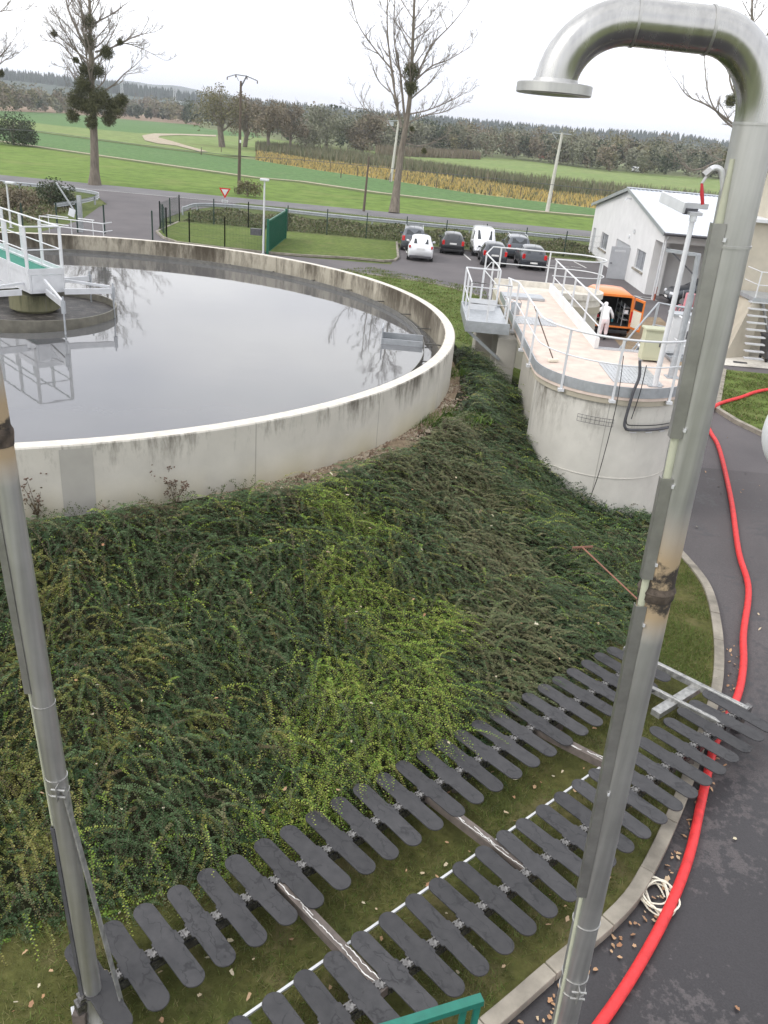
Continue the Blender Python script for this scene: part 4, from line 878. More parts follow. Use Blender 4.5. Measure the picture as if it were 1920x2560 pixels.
# ------------------------------------------------------------------ ground cover on the embankment
def inview(P, mg=.12):
    cxv = P[:, 0]; f = np.array([0, 0, CAMH]); D = P-f
    X = D @ np.array([RTV[0], FWV[0], UPV[0]]); Y = D @ np.array([RTV[1], FWV[1], UPV[1]]); Z = D @ np.array([RTV[2], FWV[2], UPV[2]])
    Z = np.maximum(Z, .01); u = X/Z*FPX/1920+.5; v = Y/Z*FPX/2560+.5
    return (u > -mg) & (u < 1+mg) & (v > -mg) & (v < 1+mg)
def gzv(P, D=5.4):
    d = np.hypot(P[:, 0]-TC[0], P[:, 1]-TC[1])-TR; t = np.clip((d-.75)/(D-.75), 0, 1); e = 1.05+.75*np.clip((np.arctan2(P[:, 1]-TC[1], P[:, 0]-TC[0])+math.radians(38))/math.radians(18), 0, 1); return .08+2.17*(1-t)**e, d
def d2s(L, z): return np.array([tuple(at(x*s_, y*s_, z))[:2] for x, y in L])
Bb = [(560, 1130, .35), (620, 1180, .5), (700, 1240, .5), (760, 1330, .55), (850, 1390, .5), (900, 1480, .55), (820, 1560, .5), (740, 1480, .5), (660, 1560, .4), (700, 1640, .4), (560, 1790, .4), (960, 1530, .4), (930, 1360, .4), (600, 1690, .35), (640, 1060, .3), (780, 1240, .3)]
By = [(130, 1600, .38), (60, 1710, .42), (60, 1820, .38), (190, 1500, .22), (300, 1530, .2), (250, 1640, .25), (60, 1540, .25), (420, 1600, .25), (130, 1440, .3), (600, 1600, .2), (860, 1640, .2)]
Bo = [(880, 1060, .9), (960, 1020, .8), (1000, 1100, .9), (1040, 1200, .9), (1130, 1280, .8), (1180, 1330, .7), (1100, 1180, .7), (900, 1130, .7), (820, 1090, .6), (1130, 1390, .6), (1240, 1420, .4), (1040, 1320, .7)]
Br = [(200, 1115, .35), (320, 1125, .35), (100, 1140, .3), (950, 940, .3), (620, 1100, .2)]
zones = []
for L, zz in ((Bb, .9), (By, .6), (Bo, 1.2), (Br, 2.2)):
    c = d2s([(a, b) for a, b, _ in L], zz); zones.append((c, np.array([r for *_, r in L])*1.0))
def zone_of(P, rng):
    sc = np.zeros((len(P), 5)); sc[:, 0] = .44+rng.normal(size=len(P))*.26
    for k, (c, r) in enumerate(zones):
        dd = np.hypot(P[:, None, 0]-c[None, :, 0], P[:, None, 1]-c[None, :, 1])/r[None, :]
        sc[:, k+1] = np.exp(-dd.min(1)**2*.9)*1.12+rng.normal(size=len(P))*.24
    sc[:, 4] -= .14; sc[:, 2] -= .05
    wob = np.sin(P[:, 0]*5.1+np.sin(P[:, 1]*3.7)*1.7)*np.sin(P[:, 1]*4.3+1)*.16; sc[:, 0] += wob
    return sc.argmax(1)
LT = lambda a, b, c: leafmat(a, b, c, tint=True)
M['g0'] = LT('cotoneaster_dark', [(.016, .038, .015), (.030, .062, .024), (.050, .090, .034), (.095, .14, .060), (.024, .050, .020)], .42)
M['g1'] = LT('cotoneaster_bright', [(.06, .115, .016), (.11, .19, .026), (.17, .25, .04), (.27, .30, .06), (.07, .14, .02)], .42)
M['g2'] = LT('cotoneaster_yellow', [(.05, .08, .020), (.09, .12, .030), (.15, .16, .042), (.22, .20, .06), (.065, .085, .028)], .45)
M['g3'] = LT('cotoneaster_olive', [(.055, .075, .032), (.095, .12, .05), (.135, .15, .07), (.155, .135, .07), (.065, .09, .036)], .45)
M['g4'] = LT('cotoneaster_russet', [(.06, .045, .025), (.10, .075, .04), (.06, .07, .03), (.12, .08, .06), (.045, .055, .025)], .5)
M['stem'] = mat('woody_stem', (.085, .060, .04), .8)
def sprigs(n, rng, a0, a1, d0, d1, hmin, hmax, K, leaf, Lr, keep=None):
    a = rng.uniform(a0, a1, n); d = rng.uniform(d0, d1, n); r = TR+d
    P = np.c_[TC[0]+r*np.cos(a), TC[1]+r*np.sin(a), np.zeros(n)]; z, dd = gzv(P)
    # bumpy canopy height
    hump = .5+.5*np.sin(P[:, 0]*2.3+1.3*np.sin(P[:, 1]*1.9))*np.sin(P[:, 1]*2.7+.7*np.sin(P[:, 0]*3.1))
    edge = np.clip((5.5-dd)/.5, 0.15, 1)*np.where(a < math.radians(-49), np.clip((dd+.1)/.3, .6, 1), np.clip((dd-.2)/.5, .4, 1))
    P[:, 2] = z+(hmin+(hmax-hmin)*hump)*edge*rng.uniform(.35, 1, n)
    ok = inview(P)
    if keep is not None: ok &= keep(P)
    P = P[ok]; a = a[ok]; n = len(P); zo = zone_of(P, rng)
    th = a+.9*np.sin(P[:, 0]*1.3+np.sin(P[:, 1]*.9)*2)*np.cos(P[:, 1]*1.1)+rng.normal(size=n)*.75; el = rng.uniform(-.1, .75, n); L = rng.uniform(*Lr, n)*np.where(zo == 1, 1.5, 1.)*np.where(zo == 3, .8, 1.)
    H = np.c_[np.cos(th)*np.cos(el), np.sin(th)*np.cos(el), np.sin(el)]; Sd = np.c_[-np.sin(th), np.cos(th), np.zeros(n)]
    Vs = []; 
    for k in range(K):
        t = (k+.5)/K; p = P+H*(L*t)[:, None]; p[:, 2] -= L*.55*t*t
        sg = 1 if k % 2 else -1
        ax = H*.55+Sd*sg*.8+rng.normal(size=(n, 3))*.16; ax /= np.linalg.norm(ax, axis=1)[:, None]
        nr = np.c_[rng.normal(size=(n, 2))*.40, np.ones(n)]; sv_ = np.cross(ax, nr); sv_ /= np.linalg.norm(sv_, axis=1)[:, None]
        ll = (leaf*rng.uniform(.7, 1.25, n)*(1.1-.5*t))[:, None]
        Vs.append(np.stack([p, p+ax*ll*.5+sv_*ll*.30, p+ax*ll, p+ax*ll*.5-sv_*ll*.30], 1))
    V = np.stack(Vs, 1); MI = np.repeat(zo[:, None], K, 1); TT = np.repeat(rng.uniform(0, 1, n)[:, None], K, 1); TT = TT*.8+np.linspace(0, .2, K)[None, :]
    # stems
    q0 = P; q1 = P+H*(L*.5)[:, None]; q1[:, 2] -= L*.14; q2 = P+H*L[:, None]; q2[:, 2] -= L*.55; wv = Sd*.0022
    St = np.concatenate([np.stack([q0-wv, q0+wv, q1+wv, q1-wv], 1), np.stack([q1-wv, q1+wv, q2+wv*.5, q2-wv*.5], 1)])
    return V.reshape(-1, 3), MI.ravel(), St.reshape(-1, 3), TT.ravel()
notdeck = lambda P: ~((np.hypot(P[:, 0]-5, P[:, 1]-19.1) < 1.76) | ((P[:, 0] > 3.3) & (P[:, 0] < 6.8) & (P[:, 1] > 19)))
grav = lambda P: notdeck(P) & ~((np.hypot(P[:, 0]-TC[0], P[:, 1]-TC[1])-TR < .50) & (np.arctan2(P[:, 1]-TC[1], P[:, 0]-TC[0]) > math.radians(-48)) & (np.arctan2(P[:, 1]-TC[1], P[:, 0]-TC[0]) < math.radians(-8)))
rg1 = np.random.default_rng(101); Vl = []; Ml = []; Sl = []; Tl = []
for args in ((22000, math.radians(-140), math.radians(-24), .3, 5.55, .05, .38, 28, .032, (.18, .45), grav), (15000, math.radians(-140), math.radians(-28), .3, 5.5, .0, .2, 16, .036, (.12, .3), grav),
             (9000, math.radians(-28), math.radians(12), .3, 5.5, .05, .45, 22, .045, (.25, .6), grav),
             (9000, math.radians(-140), math.radians(-20), .6, 5.5, .22, .50, 40, .036, (.40, .80), grav)):
    n, *r = args; V, Mi, Sx, Tx = sprigs(n, rg1, *r); Vl.append(V); Ml.append(Mi); Sl.append(Sx); Tl.append(Tx)
V = np.concatenate(Vl+Sl); MI = np.concatenate(Ml+[np.full(len(np.concatenate(Sl))//4, 5)])
tag(npmesh('ground_cover', V, 4, ['g0', 'g1', 'g2', 'g3', 'g4', 'stem'], mi=MI, tint=np.concatenate(Tl+[np.zeros(len(np.concatenate(Sl))//4)])), 'dense dark and yellow green creeping shrubs covering the whole embankment', 'ground cover', None, 'stuff')
print('groundcover quads', len(MI))
# upright shoots against the pale round wall
rg2 = np.random.default_rng(55)
def shoots(name, label, bases, hgt_, leaf, mi, seed, nsh=4, spread=.5):
    rng = np.random.default_rng(seed); VV = []
    for (x, y, z) in bases:
        for s in range(nsh):
            th = rng.uniform(0, 2*PI); el = rng.uniform(.5, 1.35); L = hgt_*rng.uniform(.5, 1.1); H = np.array([math.cos(th)*math.cos(el)*spread*2, math.sin(th)*math.cos(el)*spread*2, math.sin(el)]); K = int(L/.022); Sd = np.array([-math.sin(th), math.cos(th), 0])
            for k in range(K):
                t = k/K; p = np.array([x, y, z])+H*L*t; p[2] -= .35*L*t*t; ax = H*.5+Sd*(1 if k % 2 else -1)*.8+rng.normal(size=3)*.25; ax /= np.linalg.norm(ax); sv_ = np.cross(ax, rng.normal(size=3)); sv_ /= np.linalg.norm(sv_); l = leaf*rng.uniform(.7, 1.2)
                VV += [p, p+ax*l*.5+sv_*l*.3, p+ax*l, p+ax*l*.5-sv_*l*.3]
    return tag(npmesh(name, np.array(VV), 4, mi), label, 'shrub')
M['seedhead'] = mat('seed_head', (.13, .085, .06), .9)
bs = []
for k in range(30):
    a = -PI+.55+k*.06+rg2.uniform(-.03, .03); x, y = 5+1.95*math.cos(a), 19.1+1.95*math.sin(a); bs.append((x, y, gz(x, y)+.08))
shoots('wall_shrub', 'dark arching shrub growing up against the foot of the round pump station', bs, .6, .04, 'g0', 71, 6)
bs = []
for k in range(70):
    a = math.radians(-118+k*1.0+rg2.uniform(-.5, .5)); d = rg2.uniform(.15, .5); bs.append((TC[0]+(TR+d)*math.cos(a), TC[1]+(TR+d)*math.sin(a), 2.3))
bs = [b for b in bs if inview(np.array([b]), .05)[0]]
shoots('wall_shrub', 'ragged mixed shrub line growing up against the near tank wall on the left', bs, .42, .032, 'g3', 72, 6, .8)
def weed(px_, name, label, h, seed, mt='g4'):
    b = at(px_[0], px_[1], 2.25); rng = random.Random(seed); root = thing(name, label, 'plant', (b.x, b.y, 2.2)); st_ = MB(); hd = MB(); lf = []
    for k in range(9):
        th = rng.uniform(0, 2*PI); hh = h*rng.uniform(.5, 1.05); q = [Vector((0, 0, 0)), Vector((math.cos(th)*.05, math.sin(th)*.05, hh*.5)), Vector((math.cos(th)*.16, math.sin(th)*.16, hh))]; sp2 = spline(q, 4); st_.tube(sp2, .004, 4)
        for j in range(7):
            c = sp2[-1]+Vector((rng.gauss(0, .03), rng.gauss(0, .03), rng.gauss(0, .02))); hd.obox(c, (.018, .018, .014), rng.uniform(0, 3))
        for j in range(16):
            c = sp2[int(rng.random()*8)]; lf.append((c.x+rng.gauss(0, .04), c.y+rng.gauss(0, .04), c.z))
    st_.cur = 1; st_.add(hd.v, hd.f); st_.build('stem', ['stem', 'seedhead'], root, local=True); npmesh('leaves', rand_quads(np.array(lf), .05, .5, RNG), 4, mt, root)
weed((405, 1255), 'seeding_weed', 'tall weed with brown seed heads in front of the tank wall', .75, 1)
weed((440, 1268), 'seeding_weed', 'shorter bushy weed with brown heads just right of the tallest one by the wall', .5, 2)
weed((95, 1300), 'seeding_weed', 'thin drooping weed with seed heads beside the left flue pipe', .8, 3)
weed((150, 1275), 'seeding_weed', 'low reddish weed between left flue pipe and grey patch of the tank wall', .4, 4)
for i, (p, h, q) in enumerate((((1065, 1085), .20, .07), ((1150, 1070), .22, .08), ((1130, 960), .25, .09))):
    b = at(*p, 2.0); n = 500; P = np.c_[b.x+RNG.normal(size=n)*.3, b.y+RNG.normal(size=n)*.3, np.full(n, gz(b.x, b.y)-.02)]; V = []
    tip = P+np.c_[RNG.normal(size=(n, 2))*.12, RNG.uniform(.5, 1, n)*h]; wv = np.c_[RNG.normal(size=(n, 2)), np.zeros(n)]*.006
    tag(npmesh('grass_tuft', np.stack([P-wv, P+wv, tip], 1).reshape(-1, 3), 3, 'g1'), ['pale grass tuft on the gravel at the foot of the tank wall', 'bright green tuft between tank wall and dark shrubs', 'green grass clump near the curved end of the tank wall'][i], 'grass')
# ------------------------------------------------------------------ grass blades near the camera
M['blade'] = leafmat('grass_blades', [(.06, .085, .02), (.105, .125, .034), (.15, .15, .05), (.21, .18, .09)], .6)
M['blade2'] = leafmat('grass_blades_fresh', [(.07, .12, .02), (.10, .16, .03), (.12, .17, .04), (.13, .15, .05)], .6)
def pip(X, Y, poly):
    c = np.zeros(len(X), bool); j = len(poly)-1
    for i in range(len(poly)):
        xi, yi = poly[i][:2]; xj, yj = poly[j][:2]
        if yi != yj: k = ((yi > Y) != (yj > Y)) & (X < (xj-xi)*(Y-yi)/(yj-yi)+xi); c ^= k
        j = i
    return c
def grass(name, label, poly, n, h, wd, mts, seed, z0=.1, dmin=None):
    rng = np.random.default_rng(seed); A = np.array([p[:2] for p in poly]); x = rng.uniform(A[:, 0].min(), A[:, 0].max(), n); y = rng.uniform(A[:, 1].min(), A[:, 1].max(), n)
    ok = pip(x, y, poly); P = np.c_[x, y, np.full(n, z0)][ok]
    if dmin: P = P[(np.hypot(P[:, 0]-TC[0], P[:, 1]-TC[1])-TR) > dmin]
    P = P[inview(P, .05)]; n = len(P); dens = rng.uniform(0, 1, n) < .45+.55*np.sin(P[:, 0]*3.1+np.sin(P[:, 1]*2.3)*2)*np.sin(P[:, 1]*2.9+1); P = P[dens]; n = len(P)
    hh = h*rng.uniform(.4, 1.3, n); th = rng.uniform(0, PI, n); wv = np.c_[np.cos(th), np.sin(th), np.zeros(n)]*wd*.5; tip = P+np.c_[rng.normal(size=(n, 2))*hh[:, None]*.7, hh]
    return tag(npmesh(name, np.stack([P-wv, P+wv, tip], 1).reshape(-1, 3), 3, mts, mi=rng.integers(0, len(mts), n)), label, 'grass', None, 'stuff')
strip = [(p[0]-.12, p[1]+.05) for p in NK[3:]]+[(-12, 0), (-22, 8), (-12, 12), (0, 16), (6.1, 14)]
grass('grass', 'short mossy grass under and around the two rows of panels', strip, 950000, .055, .0085, ['blade', 'blade', 'blade2'], 61, dmin=5.1)
grass('grass', 'fresh green grass strip inside the curved kerb right of the flue pipe', [(p[0]-.12, p[1]) for p in NK[:5]]+[(4.5, 11.5), (4.6, 16), (5.6, 17)], 110000, .055, .009, ['blade2', 'blade'], 62, dmin=5.15)
grass('grass', 'green lawn blades right of the red hose bend', [(13.4, 33.7), (11.3, 27.8), (11.6, 26.7), (12.2, 25.2), (15, 24.2), (19, 25), (19, 33)], 60000, .07, .03, ['blade2', 'blade'], 63)
grass('grass', 'bank grass between tank wall and walkway', [(1.6, 25), (3.2, 25), (4.3, 31), (4.3, 45), (-2, 49), (-6, 45), (-3, 33)], 90000, .09, .03, ['blade2', 'blade'], 64, z0=.6)
# ------------------------------------------------------------------ stones and dead leaves
def rocks(n, rng, fn, s0, s1):
    V = []; F = []; mb = MB()
    oct_ = [(1, 0, 0), (-1, 0, 0), (0, 1, 0), (0, -1, 0), (0, 0, .7), (0, 0, -.7)]; fo = [(0, 2, 4), (2, 1, 4), (1, 3, 4), (3, 0, 4), (2, 0, 5), (1, 2, 5), (3, 1, 5), (0, 3, 5)]
    for i in range(n):
        x, y, z = fn(rng); s = rng.uniform(s0, s1)*(1+2*(rng.random() < .03)); mb.add([(x+v[0]*s*rng.uniform(.7, 1.3), y+v[1]*s*rng.uniform(.7, 1.3), z+v[2]*s) for v in oct_], fo)
    return mb
def gfn(r):
    a = math.radians(r.uniform(-52, -4)); d = abs(r.gauss(0, .30)); x = TC[0]+(TR+d)*math.cos(a); y = TC[1]+(TR+d)*math.sin(a); return x, y, gz(x, y)+.01
M['stones'] = leafmat('limestone_chips', [(.36, .30, .22), (.45, .39, .30), (.26, .20, .14), (.15, .10, .07), (.40, .30, .22)], .9)
tag(rocks(5200, random.Random(3), gfn, .008, .028).build('stones', 'stones'), 'pale broken stones strewn along the foot of the tank wall', 'gravel', None, 'stuff')
def mleaf(name, label, fn, n, seed, size, mts):
    rng = np.random.default_rng(seed); r2 = random.Random(seed); V = []; mi = []
    for i in range(n):
        p = np.array(fn(r2)); th = rng.uniform(0, 2*PI); s = size*rng.uniform(.5, 1.2); e = rng.normal(size=2)*.35
        k1, k2, k3 = rng.uniform(.45, .8), rng.uniform(.3, .75), rng.uniform(.3, .6); pts = [(1, 0), (.6, k3*.7), (.2, k1), (-.2, .45), (-.65, k2), (-.8, .05), (-.65, -k2*rng.uniform(.6, 1.1)), (-.2, -.4), (.2, -k1*rng.uniform(.6, 1.1)), (.6, -k3*.7)]
        Q = []
        for a, b in pts: x = (a*math.cos(th)-b*math.sin(th))*s; y = (a*math.sin(th)+b*math.cos(th))*s; Q.append(p+np.array([x, y, e[0]*x+e[1]*y+.25*abs(b)*s]))
        V += Q
    return tag(npmesh(name, np.array(V), 10, mts, mi=rng.integers(0, len(mts), n)), label, 'leaves', None, 'stuff')
M['dead'] = leafmat('dead_leaf', [(.42, .24, .13), (.48, .33, .20), (.30, .16, .09), (.52, .42, .28)], .8)
M['dead2'] = leafmat('pale_dead_leaf', [(.55, .50, .36), (.45, .36, .24), (.60, .55, .42)], .8)
def kfn(r):
    t = r.uniform(3, 11); i = int(t); f = t-i; x = NK[i][0]*(1-f)+NK[i+1][0]*f; y = NK[i][1]*(1-f)+NK[i+1][1]*f; return x+.16+abs(r.gauss(0, .10)), y-.10+r.gauss(0, .05), .03
mleaf('fallen_leaves', 'brown leaves gathered along the foot of the kerb by the road', kfn, 150, 1, .036, ['dead', 'dead', 'dead'])
mleaf('fallen_leaves', 'single pale leaves scattered over the dark service road', lambda r: (r.uniform(2, 11), r.uniform(5.2, 26), .03), 75, 2, .04, ['dead2', 'dead'])
def sfn(r):
    a = math.radians(r.uniform(-135, -40)); d = r.uniform(5.0, 8.5); return TC[0]+(TR+d)*math.cos(a), TC[1]+(TR+d)*math.sin(a), .14
mleaf('fallen_leaves', 'brown leaves scattered in the grass between the panels', lambda r: next(p for p in iter(lambda: sfn(r), None) if p[0] < 5.4 and p[1] > 3 and pip(np.array([p[0]]), np.array([p[1]]), strip)[0]), 420, 3, .034, ['dead', 'dead2', 'dead'])
def cfn(r):
    a = math.radians(r.uniform(-135, -30)); d = r.uniform(.8, 5.3); x = TC[0]+(TR+d)*math.cos(a); y = TC[1]+(TR+d)*math.sin(a); return x, y, gz(x, y)+r.uniform(.30, .42)
mleaf('fallen_leaves', 'pale and rusty leaves caught on top of the creeping shrubs', cfn, 150, 4, .036, ['dead', 'dead2'])
# ------------------------------------------------------------------ trees
def grow(mb, p, d, L, r, lvl, rng, maxl, upf=.12, spread=.55, segs=5, dens=1.):
    """one branch as a tapered bent tube, then its side branches"""
    pts = [Vector(p)]; d = Vector(d).normalized(); rad = [r]
    for k in range(segs):
        j = .10+.05*lvl
        d = (d+Vector((rng.gauss(0, j), rng.gauss(0, j), rng.gauss(0, j)+upf))).normalized()
        pts.append(pts[-1]+d*(L/segs)); rad.append(max(.006, r*(1-.85*(k+1)/segs)))
    mb.tube(pts, rad, 5 if lvl < 2 else 3, cap=False)
    if lvl >= maxl: return
    n = max(3, int((7 if lvl < 2 else 5)*dens))
    for i in range(n):
        t = rng.uniform(.22, .98); k = min(segs-1, int(t*segs)); f = t*segs-k; q = pts[k].lerp(pts[k+1], f); dd = (pts[k+1]-pts[k]).normalized()
        side = Vector((rng.gauss(0, 1), rng.gauss(0, 1), rng.gauss(0, .5))); side = (side-dd*side.dot(dd)).normalized()
        grow(mb, q, dd+side*rng.uniform(spread*.7, spread*1.5), L*(1-t*.55)*rng.uniform(.35, .6), max(.010, rad[k]*.5), lvl+1, rng, maxl, upf, spread, 4, dens)
def poplar(name, label, trunk, r0, limbs, seed, mist=(), auto=22, h0=.3, maxl=3, topl=8., group='bare poplars along the road', upf=.10):
    rng = random.Random(seed); root = thing(name, label, 'tree', trunk[0], 0, group); sp_ = spline(trunk, 6); n = len(sp_)
    rad = [r0*(1-.86*(i/(n-1))**.9)*(1+.45*max(0, 1-i/2.5)) for i in range(n)]; MB().tube(sp_, rad, 14).build('trunk', 'bark', root, smooth=True)
    cr = MB()
    for (pts, r) in limbs:
        s2 = spline(pts, 4); m_ = len(s2); rr_ = [r*(1-.8*i/(m_-1)) for i in range(m_)]; cr.tube(s2, rr_, 6, cap=False)
        for i in range(2, m_): 
            if rng.random() < .8: dd = (s2[min(i+1, m_-1)]-s2[i-1]).normalized(); grow(cr, s2[i], dd+Vector((rng.gauss(0, .6), rng.gauss(0, .6), .1)), 2.6*rng.uniform(.5, 1.1), rr_[i]*.55+.012, 1, rng, maxl, upf)
    for i in range(auto):
        t = h0+(1-h0)*(i+rng.random())/auto; k = min(n-2, int(t*(n-1))); q = sp_[k]; a = i*2.4+rng.uniform(-.5, .5); H = (1-t); el = rng.uniform(.45, 1.0)
        grow(cr, q, (math.cos(a)*math.cos(el), math.sin(a)*math.cos(el), math.sin(el)), topl*(.45+.75*H)*rng.uniform(.7, 1.15), rad[k]*.32+.015, 0, rng, maxl, upf)
    cr.build('crown', 'twig', root)
    for (c, r) in mist:
        nq = int(1500*min(1.5, r*r)+60); P = crown_pts(nq, [(c[0], c[1], c[2], r*.86)], RNG, .1); o = npmesh('mistletoe', rand_quads(P, .34, .16, RNG), 4, 'mistletoe', root); o.location = -Vector(root.location)
    return root
Y2 = 92
def L_(pts, Y=Y2, dy=0.): return [atY(x, y, Y+dy*i) for i, (x, y) in enumerate(pts)]
poplar('poplar_tree', 'bare poplar behind the parked cars with two mistletoe balls high on its stem', [at(985, 532)]+L_([(1000, 400), (1012, 330), (1024, 250), (1030, 150), (1036, 0), (1040, -110)]), .42,
       [(L_([(1003, 318), (993, 270), (978, 170), (968, 60), (972, -80)]), .17), (L_([(1012, 300), (1000, 180), (985, 90), (990, -60)], dy=.5), .15), (L_([(990, 330), (960, 300), (915, 275), (890, 240)]), .09),
        (L_([(1025, 285), (1070, 275), (1130, 250), (1170, 228)]), .09), (L_([(1015, 310), (1060, 290), (1110, 280), (1150, 262)]), .08), (L_([(1005, 355), (1050, 365), (1090, 355)]), .07), (L_([(1040, 200), (1080, 165), (1120, 150), (1180, 115)]), .10), (L_([(1035, 210), (1075, 120), (1130, 60), (1170, 10)], dy=-.5), .11), (L_([(985, 180), (935, 120), (895, 60), (880, 0)]), .10), (L_([(975, 230), (945, 200), (930, 160)]), .07)], 5,
       [(atY(1028, 178, Y2-.4), 1.0), (atY(1028, 218, Y2-.4), .95), (atY(1060, 378, Y2), .35), (atY(1030, 322, Y2), .3)], auto=30, h0=.50, topl=7.5)
poplar('poplar_tree', 'bare poplar on the left with its trunk wrapped in big mistletoe clumps', [at(237, 462)]+L_([(236, 380), (233, 290), (229, 200), (226, 110), (224, 10), (222, -110)]), .50,
       [(L_([(228, 140), (200, 90), (170, 20), (155, -60)]), .16), (L_([(232, 190), (190, 150), (150, 110), (100, 100)]), .09), (L_([(238, 130), (290, 115), (340, 90), (385, 80)]), .10), (L_([(240, 145), (300, 110), (350, 120), (410, 150)], dy=.4), .08), (L_([(232, 240), (190, 200), (170, 170), (160, 190)]), .07), (L_([(240, 225), (262, 200), (265, 180)]), .08), (L_([(232, 60), (280, 35), (320, 5)]), .09), (L_([(225, 60), (190, 30), (170, -30)]), .09)], 8,
       [(atY(x, y, Y2-.3+dy), r) for x, y, r, dy in ((210, 215, 1.25, 0), (192, 250, 1.3, .3), (182, 290, .85, 0), (250, 245, 1.3, -.3), (285, 270, 1.35, .2), (272, 297, .95, 0), (228, 305, .85, -.5), (215, 175, 1.0, .4), (245, 178, .85, 0), (268, 132, .85, 0), (135, 85, .42, 0), (222, 105, .95, .3), (222, 55, .9, 0), (235, 265, 1.1, -.6), (190, 150, .4, 0), (300, 105, .38, 0), (305, 250, .8, .4), (215, 265, 1.0, 0))], auto=30, h0=.42, topl=8)
poplar('poplar_tree', 'bare poplar beyond the right flue pipe, partly hidden behind it', [Vector((34, 88, 0)), atY(1885, 300, 88), atY(1880, 200, 88), atY(1880, 80, 88), atY(1880, -20, 88)], .40,
       [([atY(x, y, 88) for x, y in q], .12) for q in (((1875, 350), (1800, 290), (1770, 230), (1758, 120)), ((1870, 340), (1780, 270), (1720, 240), (1690, 200)), ((1880, 300), (1830, 220), (1820, 150), (1800, 110)), ((1880, 420), (1810, 400), (1740, 425), (1700, 405)))], 11, [(atY(1828, 252, 87), .75), (atY(1850, 170, 87), .7), (atY(1838, 400, 87), 1.3)], auto=12, h0=.4, topl=6)
poplar('poplar_tree', 'bare poplar at the left edge of the picture, only its twigs in view', [Vector((-47, 90, 0)), atY(-105, 300, 90), atY(-110, 150, 90), atY(-115, 0, 90), atY(-118, -80, 90)], .40,
       [([atY(x, y, 90) for x, y in q], .1) for q in (((-108, 200), (-50, 150), (0, 140), (30, 105)), ((-110, 120), (-50, 60), (0, 30), (25, 25)), ((-108, 260), (-50, 230), (0, 160), (30, 145)))], 13, [(atY(2, 183, 90), .45)], auto=12, h0=.4, topl=6)
def leafy(name, label, base, h, wd, mt, seed, n=3200, q=.42, trunk=.35, group='trees standing in the meadow', low=.2, cat='tree', limbs=12):
    rng = np.random.default_rng(seed); r2 = random.Random(seed); root = thing(name, label, cat, (base[0], base[1], 0), 0, group)
    lob = lobed(rng, 0, 0, h, wd, 12, low)
    MB().tube([(0, 0, -.2), (.05*h*r2.uniform(-1, 1), 0, h*.3), (0, 0, h*.62)], [trunk, trunk*.75, trunk*.25], 9).build('trunk', 'bark', root, local=True, smooth=True)
    br = MB()
    for i in range(limbs):
        a = i*2.4; grow(br, (0, 0, h*r2.uniform(.2, .5)), (math.cos(a), math.sin(a), r2.uniform(.5, 1.6)), h*.5, trunk*.32, 1, r2, 3, .08)
    br.build('branches', 'bark', root, local=True)
    P = crown_pts(n, lob, rng, .35); P = P[P[:, 2] > h*.08*(1 if low > .1 else 0)+.05]; npmesh('crown', rand_quads(P, q, .7, rng), 4, mt, root)
leafy('meadow_tree', 'broad half bare tree standing left behind the wooden power pole', at(555, 366), 15.5, 15, 'l_olive', 1, 2600, .5, .9, low=.25)
leafy('meadow_tree', 'dense grey tree just right of the wooden power pole', at(612, 366), 14, 11, 'l_brown', 2, 2600, .5, .7, low=.05)
leafy('meadow_tree', 'round brownish crowned tree right of the power pole pair', at(672, 378), 12.8, 12, 'l_brown', 3, 3400, .5, .5)
leafy('meadow_tree', 'smaller brownish tree leaning beside the round crowned one', at(727, 379), 12.5, 9, 'l_brown', 4, 2400, .5, .4)
leafy('meadow_tree', 'wide silvery willow with a dark gap at its centre', at(815, 372), 13.5, 19, 'l_willow', 5, 5200, .6, .7, low=.02)
leafy('meadow_tree', 'rounded brown bush like tree right of the silvery willow', at(905, 380), 12, 14, 'l_brown', 6, 4200, .6, .6, low=.02)
leafy('meadow_tree', 'low grey willow between the silvery willow and the round trees', at(765, 378), 8, 10, 'l_willow', 7, 2400, .5, .4, low=.02)
leafy('dark_bush', 'large dark leafless thicket at the left edge of the fields', at(35, 362), 4.3, 13, 'l_dark', 8, 5200, .3, .2, group=None, low=.0, cat='bush')
leafy('dark_bush', 'green bush growing behind the left guardrail', at(135, 519), 1.9, 4.6, 'l_dark', 9, 2600, .16, .12, group=None, low=0., cat='bush')
leafy('dark_bush', 'brown weedy bush left of the green one by the guardrail', at(55, 528), 1.6, 4.2, 'l_brown', 10, 2000, .16, .1, group=None, low=0., cat='bush')
leafy('dark_bush', 'small yellowish bush at the foot of the wooden power pole', at(618, 490), 1.6, 3.4, 'l_olive', 12, 1400, .18, .06, group=None, low=0., cat='bush')
# ------------------------------------------------------------------ poles, wires, masts
def pole(name, label, p, h, r, mt, lean=(0, 0), arms=(), cat='pole', group=None):
    root = thing(name, label, cat, (p[0], p[1], 0), 0, group); MB().tube([(0, 0, -.2), (lean[0]*.5, lean[1]*.5, h*.5), (lean[0], lean[1], h)], [r, r*.8, r*.6], 10).build('shaft', mt, root, local=True, smooth=True)
    for (a, b, w_, mm) in arms: MB().bar(a, b, w_).build('cross_arm', mm, root, local=True)
    return root
up = at(597, 484); r_ = pole('power_pole', 'wooden power pole with a forked metal crossarm at the roadside', up, 11.2, .19, 'wood', (.15, 0), [((.15, 0, 10.6), (.75, 0, 11.7), .12, 'darkmetal'), ((-1.3, 0, 11.45), (-.4, 0, 11.75), .07, 'darkmetal'), ((-.4, 0, 11.75), (.75, 0, 11.7), .08, 'darkmetal'), ((.75, 0, 11.7), (1.9, 0, 11.35), .08, 'darkmetal'), ((-.4, 0, 11.75), (-.1, 0, 11.2), .05, 'darkmetal')])
